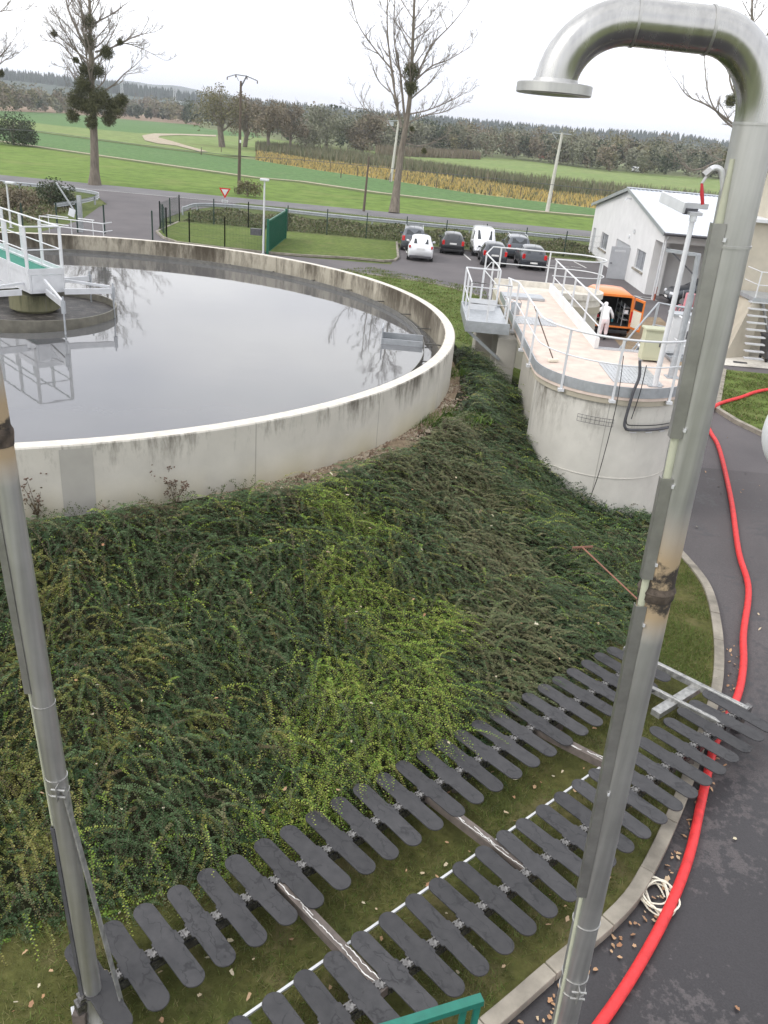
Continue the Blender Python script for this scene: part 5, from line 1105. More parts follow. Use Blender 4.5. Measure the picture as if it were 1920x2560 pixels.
for x, zz in ((-1.3, 11.4), (-.4, 11.7), (.8, 11.6), (1.9, 11.3)): MB().tube([(x, 0, zz+.05), (x, 0, zz-.22)], .06, 6).build('insulator', 'wood', r_, local=True)
MB().box(.10, -.25, 5.2, .26, -.16, 5.5).build('number_tag', 'plate', r_, local=True)
cp = at(1368, 527); r_ = pole('power_pole', 'pale concrete power pole in the field left of the white building', cp, 9.2, .26, 'concpole', (.35, 0), [((-.9, 0, 9.1), (1.5, 0, 9.1), .10, 'galv'), ((-.2, 0, 8.4), (-.9, 0, 9.1), .06, 'galv')])
cp2 = at(977, 452); r_ = pole('power_pole', 'pale concrete pole with a small transformer beside the mistletoe poplar', cp2, 9.2, .26, 'concpole', (.5, 0), [((-1.4, 0, 9.0), (.9, 0, 9.2), .12, 'galv')])
MB().box(-1.3, -.35, 8.3, -.3, .35, 8.9).build('transformer', 'galv', r_, local=True)
pole('field_pole', 'thin dark wooden pole left of the mistletoe poplar', at(909, 528), 5.2, .14, 'wood', (.18, 0))
wr = [atY(636, 393, 118), atY(756, 400, 112), atY(1000, 423, 105), atY(1280, 451, 98), atY(1560, 480, 94), atY(1990, 512, 90)]
tag(MB().tube(spline(wr, 4), .03, 4).build('overhead_cable', 'darkmetal'), 'dark overhead cable crossing in front of the reeds', 'cable')
wr = [atY(-50, 320, 150), atY(96, 328, 140), atY(224, 345, 130), atY(386, 366, 122), atY(520, 382, 116), atY(636, 393, 118)]
tag(MB().tube(spline(wr, 4), .03, 4).build('overhead_cable', 'darkmetal'), 'dark overhead cable running along the left fields', 'cable')
def mast(label, x, y0, y1, Y):
    a = atY(x, y0, Y); b = atY(x, y1, Y); root = thing('lattice_mast', label, 'pylon', (a.x, a.y, 0), 0, 'distant lattice masts'); h = b.z; g = MB(); w0 = 2.0; w1 = .7
    for sx in (-1, 1):
        for sy in (-1, 1): g.tube([(sx*w0, sy*w0, 0), (sx*w1, sy*w1, h)], .30, 4)
    for k in range(8):
        t = k/8; wk = w0+(w1-w0)*t; wn = w0+(w1-w0)*(t+.125)
        for s in (-1, 1): g.tube([(-wk*s, -wk, h*t), (wn*s, -wn, h*(t+.125))], .18, 3)
    g.build('lattice', 'galv', root, local=True); MB().bar((-4, 0, h*.94), (4, 0, h*.94), .4).build('cross_arm', 'galv', root, local=True)
mast('distant grey lattice mast just right of the left mistletoe poplar', 306, 250, 203, 1000)
mast('distant grey lattice mast between left poplar and meadow trees', 437, 265, 221, 1000)
mast('short distant lattice mast below the second one', 451, 275, 252, 980)
def farhouse(label, p, L, W, h, rh, wall, roof):
    root = thing('farm_building', label, 'building', (p.x, p.y, 0)); MB().box(-L/2, -W/2, 0, L/2, W/2, h).build('wall', wall, root, local=True)
    MB().add([(-L/2-1, -W/2-1, h), (L/2+1, -W/2-1, h), (L/2+1, W/2+1, h), (-L/2-1, W/2+1, h), (-L/2-1, 0, h+rh), (L/2+1, 0, h+rh)], [(0, 1, 5, 4), (3, 4, 5, 2), (0, 4, 3), (1, 2, 5), (0, 3, 2, 1)]).build('roof', roof, root, local=True)
    for k in (-.3, 0, .3): MB().box(L*k-1, -W/2-.1, h*.35, L*k+1, -W/2-.02, h*.7).build('window', 'glass', root, local=True)
q = at(385, 277); q = Vector((q.x*.8, q.y*.8, 0)); farhouse('long distant barn with a red tiled roof among the trees', q, 52, 14, 8, 6.5, 'strap', 'terracotta')
q = at(1366, 398); farhouse('reddish brick house half hidden in the far willows', Vector((q.x*1.04, q.y*1.04, 0)), 8, 8, 7, 2.5, 'terracotta', 'terracotta')
# field fence posts
for i, (x, y) in enumerate(((694, 405), (760, 410), (825, 428), (852, 444), (893, 440), (975, 455), (1017, 452), (1090, 470), (1130, 462), (1224, 487), (1300, 492), (1378, 505), (503, 387), (553, 380), (640, 392))):
    b = at(x, y-1); tag(MB().tube([(b.x, b.y, -.1), (b.x+.03, b.y, .75), (b.x+.05, b.y, 1.35)], [.09, .08, .07], 6).build('fence_post', 'wood'), 'weathered wooden stake in the line along the green field', 'post', 'wooden stakes along the fields')
# ------------------------------------------------------------------ guardrails
def guardrail(label, pts, zb=.55, step=4.):
    root = thing('guardrail', label, 'guardrail', (pts[0][0], pts[0][1], 0)); P = spline([(a, b, zb) for a, b in pts], 8); prof = [(-.16, 0), (-.12, .05), (-.05, .05), (-.01, 0), (.01, 0), (.05, .05), (.12, .05), (.16, 0)]
    vs = []; fs = []; k = len(prof)
    for i, p in enumerate(P):
        t = (P[min(i+1, len(P)-1)]-P[max(0, i-1)]).normalized(); nrm = Vector((t.y, -t.x, 0))
        for (z, o) in prof: vs.append(p+nrm*o+Vector((0, 0, z)))
    for i in range(len(P)-1):
        for j in range(k-1): fs.append((i*k+j, (i+1)*k+j, (i+1)*k+j+1, i*k+j+1))
    MB().add(vs, fs).build('rail', 'galv', root); acc = 99
    for i in range(len(P)-1):
        acc += (P[i+1]-P[i]).length
        if acc > step: acc = 0; p = P[i]; MB().box(p.x-.06, p.y-.02, 0, p.x+.06, p.y+.12, zb+.12).build('rail_post', 'galv', root)
guardrail('long galvanised guardrail running along the near side of the road', [(-18.9, 71.5), (-18.4, 76), (-13.9, 77.6), (-6.4, 76.6), (1.8, 76.2), (9.1, 76.3), (20, 75.2), (60, 71)])
guardrail('curved galvanised guardrail bending round the left verge into the driveway', [(-60, 82.5), (-44, 80.6), (-37.7, 80), (-32.1, 79.6), (-28.2, 77.6), (-27.0, 73.7), (-26.9, 69.5), (-27.3, 66)])
# ------------------------------------------------------------------ mesh fences and gate
def meshfence(label, pts, h, step=2.5, name='mesh_fence', z0=.05, extra=0.):
    root = thing(name, label, 'fence', (pts[0][0], pts[0][1], 0)); g = MB(); dist_ = 0
    for a, b in zip(pts, pts[1:]):
        a = Vector((*a, 0)); b = Vector((*b, 0)); L = (b-a).length; d = (b-a)/L; n = int(L/.10)
        for i in range(n): p = a+d*(i*L/n); g.add([(p.x-.0035, p.y, z0), (p.x+.0035, p.y, z0), (p.x+.0035, p.y, h-.1), (p.x-.0035, p.y, h-.1)], [(0, 1, 2, 3)])
        for z in np.arange(z0+.1, h-.05, .4): g.bar((a.x, a.y, z), (b.x, b.y, z), .006)
        m_ = max(1, int(round(L/step)))
        for i in range(m_+1): p = a+d*(L*i/m_); MB().box(p.x-.035, p.y-.035, 0, p.x+.035, p.y+.035, h+extra).build('fence_post', 'fencegreen', root)
    g.build('wire_mesh', 'fencegreen', root)
meshfence('dark green mesh fence on posts behind the parked cars', [(-18.0, 67.2), (-12.6, 67.2), (15.2, 66.7)], 1.95, 3.0)
meshfence('dark green mesh fence turning the corner beside the driveway', [(-18.0, 67.2), (-17.8, 61.2), (-16.3, 57.5), (-14.4, 56.1), (-11.9, 55.35), (-9.3, 54.9)], 2.0, 2.6)
for x, y in ((-23.1, 56), (-22.0, 56.6), (-20.4, 57.2), (-16.9, 56.3), (-24.5, 54), (-26, 53)):
    tag(MB().box(x-.04, y-.04, 0, x+.04, y+.04, 1.85).build('fence_post', 'fencegreen'), 'lone dark green post standing along the driveway behind the tank', 'post', 'lone green posts by the driveway')
gt = thing('sliding_gate', 'solid green sliding gate leaf standing open at the lawn corner', 'gate', (-9.0, 54.8, 0))
g = MB(); g.box(-.03, 0, .15, .03, 7.4, 1.95); g.build('gate_panel', 'greenpaint', gt, local=True)
for z in (.1, 2.0): MB().bar((0, 0, z), (0, 7.4, z), .10).build('gate_rail', 'greenpaint', gt, local=True)
for i in range(34): MB().box(.03, .15+i*.215, .15, .055, .19+i*.215, 1.95).build('gate_bar', 'greenpaint', gt, local=True)
for p in ((0, -.1), (-.25, -.1), (.05, 7.5)): MB().box(p[0]-.07, p[1]-.07, 0, p[0]+.07, p[1]+.07, 2.15).build('gate_post', 'greenpaint', gt, local=True)
MB().box(-1.1, -.2, 1.1, -.4, .1, 1.5).build('drive_box', 'darkmetal', gt, local=True)
def lamp(label, x, y, h, arm=(.25, 0)):
    root = thing('street_lamp', label, 'lamp', (x, y, 0)); MB().tube([(0, 0, 0), (0, 0, h)], [.07, .05], 12).build('pole', 'white', root, local=True, smooth=True)
    MB().obox((arm[0], arm[1], h+.05), (.55, .30, .14)).build('lamp_head', 'alu', root, local=True, bev=.03); MB().box(-.12, -.12, 0, .12, .12, .04).build('base_plate', 'galv', root, local=True); return root
lamp('white lamp post beside the green sliding gate', -9.25, 54.6, 4.4, (0, 0)); lamp('white lamp post seen behind the scraper bridge rails', -26.2, 56, 2.75, (.25, 0))
sg = thing('yield_sign', 'red and white triangular give way sign pointing down behind the fence', 'traffic sign', (-16.1, 75, 0))
MB().tube([(0, 0, 0), (0, 0, 2.0)], .035, 8).build('sign_post', 'galv', sg, local=True, smooth=True)
def tri(s, y): return [(-s, y, 1.93+s*.50), (s, y, 1.93+s*.50), (0, y, 1.93-s*1.15)]
g = MB(); T1 = tri(.5, -.06); T2 = tri(.5, -.03); g.add(T1+T2, [(0, 2, 1), (3, 4, 5), (0, 1, 4, 3), (1, 2, 5, 4), (2, 0, 3, 5)]); g.build('sign_plate', 'tail', sg, local=True)
MB().add(tri(.31, -.066), [(0, 2, 1)]).build('white_field', 'white', sg, local=True)
sub = MB().box(-.27, -.06, 1.02, .27, -.035, 1.22).build('sub_plate', 'white', sg, local=True)
for z in (1.09, 1.15): MB().box(-.2, -.064, z, .2, -.061, z+.02).build('writing', 'darkmetal', sub, local=True)
# low white railing and leaning barrier behind the tank
rl = thing('low_railing', 'low white tubular railing standing behind the tank rim at the driveway', 'railing', (-21.5, 54.5, 0))
for z in (1.1, .6):
    MB().tube([(-21.95-.0, 55.0, z), (-23.43, 55.43, z), (-23.6, 54.5, z), (-19.2, 53.6, z), (-19.0, 54.6, z)], .035).build('rail', 'white', rl, smooth=True)
for p in ((-23.6, 54.5), (-19.2, 53.6), (-23.4, 55.4), (-21.4, 54.05), (-20.3, 54.8)): MB().tube([(*p, 0), (*p, 1.1)], .03).build('rail_post', 'white', rl, smooth=True)
MB().tube([(-21.3, 55.0, 1.1), (-20.2, 54.8, 1.1)], .035).build('rail', 'white', rl, smooth=True)
b0 = atY(203, 575, 57); bq = thing('letter_box', 'grey post with a pale blue plate hanging from its slanting arm', 'post', (b0.x, b0.y, 0))
MB().box(-.13, -.1, 0, .13, .1, 2.3).build('post', 'galv', bq, local=True); MB().bar((-.1, 0, .9), (-1.45, 0, 3.0), .08).build('slanting_arm', 'galv', bq, local=True)
MB().obox((-.5, -.12, 1.2), (.42, .02, .5), mtx=Matrix.Rotation(.3, 3, 'Y')).build('plate', 'lamp', bq, local=True)
# ------------------------------------------------------------------ service building
bd_ = thing('service_building', 'low white rendered building with grey metal gable roof and open carport side', 'building', (14.8, 61, 0))
GX = 14.8; RY, RZ = 60.5, 5.62; EN, ES = 71.6, 50.0; ZN, ZS = 3.75, 3.85
def wall_poly(x0, x1, yz): 
    g = MB(); n = len(yz); vs = [(x0, y, z) for y, z in yz]+[(x1, y, z) for y, z in yz]; g.add(vs, [tuple(range(n-1, -1, -1)), tuple(range(n, 2*n))]+[(i, (i+1) % n, n+(i+1) % n, n+i) for i in range(n)]); return g
def rz(y): return RZ-.12-(abs(y-RY)*((RZ-ZS)/(RY-ES) if y < RY else (RZ-ZN)/(EN-RY)))
openings = [(53.65, 55.9, 1.1, 2.28), (57.8, 61.9, 0, 2.2), (64.6, 67.0, .95, 2.12), (69.2, 70.3, 0, 2.1)]
ys = [52.2]+[q for o in openings for q in o[:2]]+[70.9]
for i in range(len(ys)-1):
    a, b = ys[i], ys[i+1]; o = next((o for o in openings if o[0] == a), None); zs = ([(0, o[2]), (o[3], None)] if o else [(0, None)])
    for z0, z1 in zs:
        if z1 is not None and z1-z0 < .01: continue
        top = [(b, z1), (a, z1)] if z1 is not None else ([(b, rz(b)), (RY, rz(RY)), (a, rz(a))] if a < RY < b else [(b, rz(b)), (a, rz(a))])
        wall_poly(GX, GX+.25, [(a, z0), (b, z0)]+top).build('wall', 'whitewall', bd_)
wall_poly(GX, GX+.25, [(50.6, 3.25), (52.2, 3.25), (52.2, rz(52.2)), (50.6, rz(50.6))]).build('wall', 'whitewall', bd_)
g = MB(); g.box(GX+.25, 52.2, 0, GX+.9, 52.45, rz(52.3)); g.box(GX+.65, 52.45, 0, GX+.9, 53.0, rz(52.5)); g.box(GX+.9, 52.8, 0, GX+15, 53.0, 4.0); g.box(GX+.25, 70.65, 0, GX+15, 70.9, 3.6); g.box(GX+14.75, 53.0, 0, GX+15, 70.65, 3.6); g.build('wall', 'whitewall', bd_)
g = MB(); g.box(GX-.0, 50.45, 3.28, GX+15, 50.62, 3.72); g.build('carport_beam', 'whitewall', bd_)
rf = MB()
for (ya, za, yb, zb) in ((ES-.1, ZS, RY, RZ), (RY, RZ, EN, ZN)):
    n = 52; vs = []; x = GX-.25; 
    for i in range(n+1):
        xx = GX-.25+15.6*i/n
        for (dx, dz) in ((0, 0), (.20, 0), (.225, .035), (.275, .035)):
            vs += [(xx+dx, ya, za+dz), (xx+dx, yb, zb+dz)]
    m_ = len(vs)//2; rf.add(vs, [(2*i, 2*i+2, 2*i+3, 2*i+1) for i in range(m_-1)])
roof = rf.build('roof', 'sheet', bd_)
for (ya, za, yb, zb) in ((ES-.1, ZS, RY, RZ), (RY, RZ, EN, ZN)): MB().bar((GX-.24, ya, za-.05), (GX-.24, yb, zb-.05), .06, .22).build('verge_trim', 'galv', bd_)
MB().bar((GX-.3, RY, RZ+.05), (GX+15.4, RY, RZ+.05), .35, .05).build('ridge_cap', 'sheet', bd_)
MB().tube([(GX-.25, ES-.18, ZS-.05), (GX+15.3, ES-.18, ZS-.05)], .085, 10).build('gutter', 'darkmetal', bd_, smooth=True)
MB().tube([(GX+.05, ES-.15, ZS-.1), (GX+.05, ES+.2, ZS-.45), (GX+.1, ES+.25, .0)], .05, 8).build('downpipe', 'white', bd_, smooth=True); MB().tube([(GX+.1, ES+.25, .0), (GX+.1, ES+.25, .8)], .058, 8).build('downpipe_shoe', 'terracotta', bd_, smooth=True)
g = MB(); g.box(GX-.02, ES+.35, 0, GX+.16, ES+.5, 3.3); g.build('carport_post', 'white', bd_)
for (a, b, z0, z1) in (openings[0], openings[2]):
    fr_ = MB().box(GX+.15, a, z0, GX+.17, b, z1).build('window', 'winglass', bd_); fm = MB(); fm.box(GX+.12, a, z0, GX+.15, a+.06, z1).box(GX+.12, b-.06, z0, GX+.15, b, z1).box(GX+.12, (a+b)/2-.04, z0+.06, GX+.15, (a+b)/2+.04, z1-.06).box(GX+.12, a+.06, z0, GX+.15, b-.06, z0+.06).box(GX+.12, a+.06, z1-.06, GX+.15, b-.06, z1)
    fo = fm.build('frame', 'galv', fr_); fo.location = (0, 0, 0); so_ = MB().box(GX-.10, a-.15, z0-.12, GX+.14, b+.15, z0-.002).build('sill', 'kerb', fr_); so_.location = (0, 0, 0)
M['doorgrey'] = mat('grey_door', (.42, .43, .45), .5, .1, 4, .05)
MB().box(GX+.1, 57.8, .0, GX+.14, 61.9, 2.2).build('door', 'doorgrey', bd_)
MB().box(GX+.1, 69.2, 0, GX+.14, 70.3, 2.1).build('door', 'doorgrey', bd_)
dl = MB(); dl.obox((GX-.64, 57.55, 1.06), (1.25, .05, 2.08)); dlo = dl.build('door_leaf', 'doorgrey', bd_)
n_ = MB().box(GX-1.02, 57.505, 1.78, GX-.30, 57.52, 1.90).build('name_plate', 'white', dlo); n_.location = (0, 0, 0)
for k in range(9): q = MB().box(GX-.97+k*.07, 57.499, 1.82, GX-.93+k*.07, 57.503, 1.86).build('writing', 'doorgrey', n_); q.location = (0, 0, 0)
MB().box(GX-1.18, 57.44, 1.0, GX-1.08, 57.52, 1.06).build('handle', 'darkmetal', dlo).location = (0, 0, 0)
wl = MB().lathe([(0, .08), (.13, .05), (.15, 0)], 20).build('wall_light', 'white', bd_, local=True); wl.location = (-.0, 58.5-61, 2.72); wl.rotation_euler = (0, -PI/2, 0)
MB().box(GX-.12, 57.25, 3.05, GX-.01, 57.4, 3.3).build('alarm_box', 'white', bd_); MB().tube([(GX-.02, 59.9, 5.0), (GX-.35, 59.9, 5.0), (GX-.42, 59.9, 4.85)], .05, 8).build('gable_lamp', 'alu', bd_, smooth=True)
# ------------------------------------------------------------------ concrete building with gallery at the right edge
M['beigewall'] = stained('beige_wall', (.47, .43, .35), 0, 5.2, (.14, .11, .06), 2.4, -.02, low=None)
rb = thing('concrete_building', 'tall beige concrete building with steel gallery and stairs at the right edge', 'building', (17.5, 42, 0))
g = MB(); g.box(14.9, 39.2, 0, 40, 41.6, 5.55); g.build('wall', 'beigewall', rb)
g = MB(); g.add([(14.3, 36.2, 0), (15.7, 37.0, 0), (15.7, 39.2, 0), (14.9, 39.2, 0), (15.2, 36.9, 2.4), (15.75, 37.2, 2.4), (15.7, 39.2, 2.4), (15.4, 39.2, 2.4)], [(0, 1, 5, 4), (3, 0, 4, 7), (4, 5, 6, 7), (1, 2, 6, 5)]); g.build('stair_wall', 'beigewall', rb)
g = MB(); g.box(14.75, 38.9, 5.55, 40, 41.7, 5.68); g.build('cornice', 'white', rb); g = MB(); g.box(16.2, 40, 5.68, 40, 41.5, 8.6); g.build('upper_storey', 'beigewall', rb)
for x in (16.5, 19.6): f_ = MB().box(x, 39.93, 6.05, x+2.2, 39.97, 7.3).build('window', 'glass', rb); q = MB().box(x-.06, 39.88, 5.97, x+2.26, 39.93, 6.05).build('sill', 'white', f_); q.location = (0, 0, 0)
g = MB(); g.box(15.2, 36.9, 2.45, 40, 38.9, 2.62); g.build('gallery_slab', 'galv', rb)
for z in (3.7, 3.15): MB().tube([(15.3, 38.6, z), (15.3, 37.0, z), (40, 37.0, z)], .022).build('gallery_rail', 'white', rb, smooth=True)
for x in (15.3, 16.5, 17.7, 18.9): MB().bar((x, 37.0, 2.6), (x, 37.0, 3.7), .045).build('rail_post', 'white', rb)
for k in range(9): MB().box(14.75-k*.0+(-k*.06)+.35, 36.9-k*.27, 2.4-k*.25, 15.9-k*.06, 37.15-k*.27, 2.45-k*.25).build('stair_tread', 'alu', rb)
MB().bar((15.7, 37.0, 2.4), (16.7, 37.9, .9), .08, .12).build('brace', 'galv', rb)
g = MB(); g.add([(13.9, 34.9, .03), (30, 35.3, .03), (30, 39.2, .03), (15.6, 39.2, .03), (14.2, 36.0, .03)], [(0, 1, 2, 3, 4)]); tag(g.build('terrace', 'rimtop'), kind='structure')
g = MB(); g.add([(14.5, 35.5, .036), (15.1, 35.5, .036), (15.2, 35.8, .036), (14.6, 35.85, .036)], [(0, 1, 2, 3)]); tag(g.build('drain_grate', 'darkmetal'), 'dark drain grate set in the pale terrace slab', 'drain')
bn = thing('wheeled_bin', 'dark wheeled waste container with a brown front panel on the pale terrace', 'bin', (16.6, 36.5, .03))
MB().add([(-.5, -.4, .15), (.5, -.4, .15), (.5, .4, .15), (-.5, .4, .15), (-.62, -.5, 1.05), (.62, -.5, 1.05), (.62, .5, 1.05), (-.62, .5, 1.05)], [(0, 1, 5, 4), (1, 2, 6, 5), (2, 3, 7, 6), (3, 0, 4, 7), (0, 3, 2, 1)]).build('bin_body', 'darkmetal', bn, local=True, bev=.02)
MB().box(-.66, -.54, 1.05, .66, .54, 1.13).build('lid', 'darkmetal', bn, local=True, bev=.03); MB().add([(-.3, -.465, .35), (.45, -.465, .35), (.5, -.505, .9), (-.3, -.505, .9)], [(0, 1, 2, 3)]).build('front_panel', 'brown', bn, local=True)
for x in (-.45, .45):
    for y in (-.35, .35): w1 = MB().tube([(x-.03, y, .09), (x+.03, y, .09)], .09, 14).build('wheel', 'tyre', bn, local=True, smooth=True)
wt_ = thing('storage_tank', 'smooth white rounded tank only just visible at the right edge', 'tank', (5.30, 10.0, 0))
MB().lathe([(.58*math.sin(t), 4.93-.62*math.cos(t)) for t in np.linspace(0, PI, 24)], 48).build('tank_body', 'white', wt_, local=True, smooth=True)
MB().bar((.5, 0, 4.9), (3.4, .3, 4.9), .09).build('support_arm', 'galv', wt_, local=True); MB().bar((3.4, .3, 0), (3.4, .3, 5.0), .14).build('support_post', 'galv', wt_, local=True)
# ------------------------------------------------------------------ cars
def paint(name, c, r=.28): 
    N = NT(name); N.b.inputs['Coat Weight'].default_value = .6; N.b.inputs['Coat Roughness'].default_value = .08; return N.set(N.ramp(N.noise(N.coord(), 3, 4), [(.3, tuple(x*.93 for x in c)), (.7, c)]), r, .15)
M['cwhite'] = paint('white_car_paint', (.74, .75, .77)); M['cblack'] = paint('black_car_paint', (.018, .020, .024)); M['cgrey'] = paint('anthracite_car_paint', (.040, .046, .056)); M['csteel'] = paint('grey_car_paint', (.085, .095, .11)); M['corange'] = paint('orange_van_paint', (.80, .22, .035), .4)
HATCH = [(0, .62, .66, .90, .80), (.012, .90, .96, .96, .80), (.035, .93, 1.06, .98, .76), (.115, .95, .93*1.5, 1, .70), (.18, .95, .975*1.5, 1, .69), (.45, .94, 1.5, 1, .69), (.57, .93, .95*1.5, 1, .68), (.735, .90, .98, 1, .76), (.9, .78, .86, .97, .76), (.975, .60, .68, .90, .72), (1, .42, .46, .84, .66)]
WAGON = [(0, .62, .66, .92, .82), (.010, .95, 1.02, .98, .82), (.022, .98, 1.12, .99, .80), (.075, 1.0, .95*1.6, 1, .74), (.12, 1.0, .985*1.6, 1, .73), (.5, .99, 1.6, 1, .73), (.60, .98, .95*1.6, 1, .72), (.75, .95, 1.04, 1, .78), (.92, .82, .92, .97, .78), (.98, .62, .70, .90, .74), (1, .45, .5, .84, .68)]
VAN = [(0, .65, .70, .95, .90), (.008, 1.0, 1.10, .99, .90), (.014, 1.0, 1.70, 1, .86), (.04, 1.0, 1.82, 1, .85), (.5, 1.0, 1.84, 1, .85), (.62, 1.0, 1.74, 1, .80), (.78, .98, 1.10, 1, .80), (.93, .80, .88, .96, .76), (.985, .60, .66, .90, .72), (1, .45, .5, .84, .66)]
def car(label, prof, L, W, Hs, pm_, x, y, rz_, group='cars parked in the bays', glass_rear=True, roof_rails=False, tail=(.62, .80, .16, .25), name='parked_car', cat='car', plate_z=.72, open_rear=False, solid_sides=False, spoiler=False):
    root = thing(name, label, cat, (x, y, 0), rz_, group); prof = prof[2:] if open_rear else prof; B = MB(); bot = .22; rows = []
    for (f, zb, zt, wf, rf_) in prof:
        yy = -L/2+f*L; w_ = W/2*wf; wr_ = W/2*rf_; zb *= Hs; zt *= Hs; low = bot if .03 < f < .97 else bot+.10
        cr_ = .035 if zt-zb > .2 else .02
        half = [(0, low), (w_-.10, low), (w_-.01, low+.10), (w_, (low+zb)/2), (w_-.02, zb), (wr_+.03, zt-.07 if zt-zb > .15 else zt-.01), (wr_-.10, zt), (wr_*.4, zt+cr_*.8), (0, zt+cr_)]
        rows.append([(px_, yy, pz) for px_, pz in half]+[(-px_, yy, pz) for px_, pz in half[-2:0:-1]])
    n = len(rows[0]); vs = [p for r in rows for p in r]; fs = []
    for i in range(len(rows)-1):
        for j in range(n):
            k = (j+1) % n; fs.append((i*n+j, i*n+k, (i+1)*n+k, (i+1)*n+j))
    fs.append(tuple((len(rows)-1)*n+j for j in range(n)))
    if not open_rear: fs.append(tuple(range(n-1, -1, -1)))
    # wheel arches as dark recess discs
    B.add(vs, fs); body = B.build('body', pm_, root, local=True, smooth='all', bev=0.)
    def inset(A, Bq, Cq, Dq, a0, a1, b0, b1, off):
        A, Bq, Cq, Dq = map(Vector, (A, Bq, Cq, Dq))
        def P(u, v): return A.lerp(Bq, u).lerp(Dq.lerp(Cq, u), v)
        q = [P(a0, b0), P(a1, b0), P(a1, b1), P(a0, b1)]; nn = (q[1]-q[0]).cross(q[3]-q[0]).normalized()
        return q, nn, off
    def glassq(nm, A, Bq, Cq, Dq, a0, a1, b0, b1, out):
        q, nn, _ = inset(A, Bq, Cq, Dq, a0, a1, b0, b1, 0); 
        if nn.dot(Vector(out)) < 0: nn = -nn
        q = [p+nn*.012 for p in q]; MB().add(q, [(0, 1, 2, 3)]).build(nm, 'glass', root, local=True)
    iw = [i for i in range(len(prof)) if prof[i][2]-prof[i][1] > .30]; i0, i1 = iw[0], iw[-1]
    # side windows
    if not solid_sides:
        for s in (0, 1):
            bi, ti = (4, 5) if s == 0 else (n-4, n-5); o = (1, 0, 0) if s == 0 else (-1, 0, 0)
            for (u0, u1) in (((.06, .30), (.34, .64), (.67, .95))):
                def row_at(u, idx):
                    yy = rows[i0][0][1]+(rows[i1][0][1]-rows[i0][0][1])*u
                    for i in range(i0, i1):
                        if rows[i][0][1] <= yy <= rows[i+1][0][1]: t = (yy-rows[i][0][1])/(rows[i+1][0][1]-rows[i][0][1]); return Vector(rows[i][idx]).lerp(Vector(rows[i+1][idx]), t)
                    return Vector(rows[i1][idx])
                glassq('side_window', row_at(u0, bi), row_at(u1, bi), row_at(u1, ti), row_at(u0, ti), .03, .97, .08, .92, o)
    else:
        for s in (0, 1):
            bi, ti = (4, 5) if s == 0 else (n-4, n-5); o = (1, 0, 0) if s == 0 else (-1, 0, 0); k4 = 2 if open_rear else 4; A = Vector(rows[k4][bi]).lerp(Vector(rows[k4+1][bi]), .1); glassq('side_window', A, rows[k4+1][bi], rows[k4+1][ti], Vector(rows[k4][ti]).lerp(Vector(rows[k4+1][ti]), .1), .04, .96, .08, .9, o)
    # windscreen and rear window on the sloping top strips
    def slope(i, j, nm, u0=.07, u1=.93, v0=.08, v1=.9, o=(0, 1, .5)): glassq(nm, rows[i][6], rows[i][n-6], rows[j][n-6], rows[j][6], u0, u1, v0, v1, o)
    iws = i1; slope(iws+1, iws, 'windscreen', .04, .96, .06, .94, (0, 1, .6))
    if glass_rear and not open_rear: slope(i0-1, i0, 'rear_window', .05, .95, .10, .92, (0, -1, .3))
    for (fx, fy) in ((-1, -.31), (1, -.31), (-1, .31), (1, .31)):
        cx_, cy_, r_ = fx*(W/2-.10), fy*L+.03, .31*min(1.05, Hs+.02)
        ar = MB().tube([(cx_-fx*.12, cy_, r_), (cx_+fx*.104, cy_, r_+.02)], r_+.055, 24).build('wheel_arch', 'black', root, local=True, smooth=True)
        wh = MB().tube([(cx_-fx*.10, cy_, r_), (cx_+fx*.11, cy_, r_)], r_, 26).build('tyre', 'tyre', root, local=True, smooth=True); wh.name = 'wheel'
        MB().lathe([(0, .008), (r_*.28, .010), (r_*.62, .0)], 20).build('rim', 'rim', wh, local=True).matrix_local = Matrix.Translation((cx_+fx*.112, cy_, r_)) @ Matrix.Rotation(fx*PI/2, 4, 'Y')
    hw = W/2; z0, z1, tw, _ = tail
    for s in (-1, 1):
        if not open_rear: MB().obox((s*(hw*.93-tw/2), -L/2+.025, (z0+z1)/2*Hs+.10), (tw, .09, (z1-z0)*Hs+.10), mtx=Matrix.Rotation(-s*.25, 3, 'Z')).build('tail_light', 'tail', root, local=True, bev=.02)
        MB().obox((s*(hw*.74), L/2-.14, .66*Hs), (.32, .16, .15), mtx=Matrix.Rotation(-s*.45, 3, 'Z')).build('headlight', 'lamp', root, local=True, bev=.03)
        MB().obox((s*(hw+.06), L*.16, .98*Hs), (.18, .08, .13)).build('mirror', pm_, root, local=True, bev=.03)
    if not open_rear: MB().obox((0, -L/2-.004, plate_z*Hs), (.50, .02, .11)).build('number_plate', 'plate', root, local=True)
    MB().obox((0, L/2-.0, .42*Hs), (.50, .03, .11)).build('number_plate', 'plate', root, local=True)
    MB().obox((0, -L/2+.03, .33), (W*.86, .10, .16)).build('bumper', 'black' if pm_ != 'cwhite' else 'darkmetal', root, local=True, bev=.03)
    if roof_rails:
        for s in (-1, 1): MB().tube([(s*W*.36, -L*.34, 1.58*Hs), (s*W*.36, -L*.2, 1.64*Hs), (s*W*.36, L*.08, 1.64*Hs)], .022, 8).build('roof_rail', 'alu', root, local=True, smooth=True)
    MB().tube([(0, -L*.33, 1.49*Hs*(prof[5][2]/1.5)), (0, -L*.40, (1.49*Hs+.22)*(prof[5][2]/1.5))], .008, 5).build('aerial', 'black', root, local=True)
    return root
G = 'cars parked in the lot'
car('white hatchback parked nearest the lawn corner', HATCH, 4.08, 1.73, 1.04, 'cwhite', .87, 59.4, 0, G, tail=(.78, .86, .12, 0), plate_z=.80)
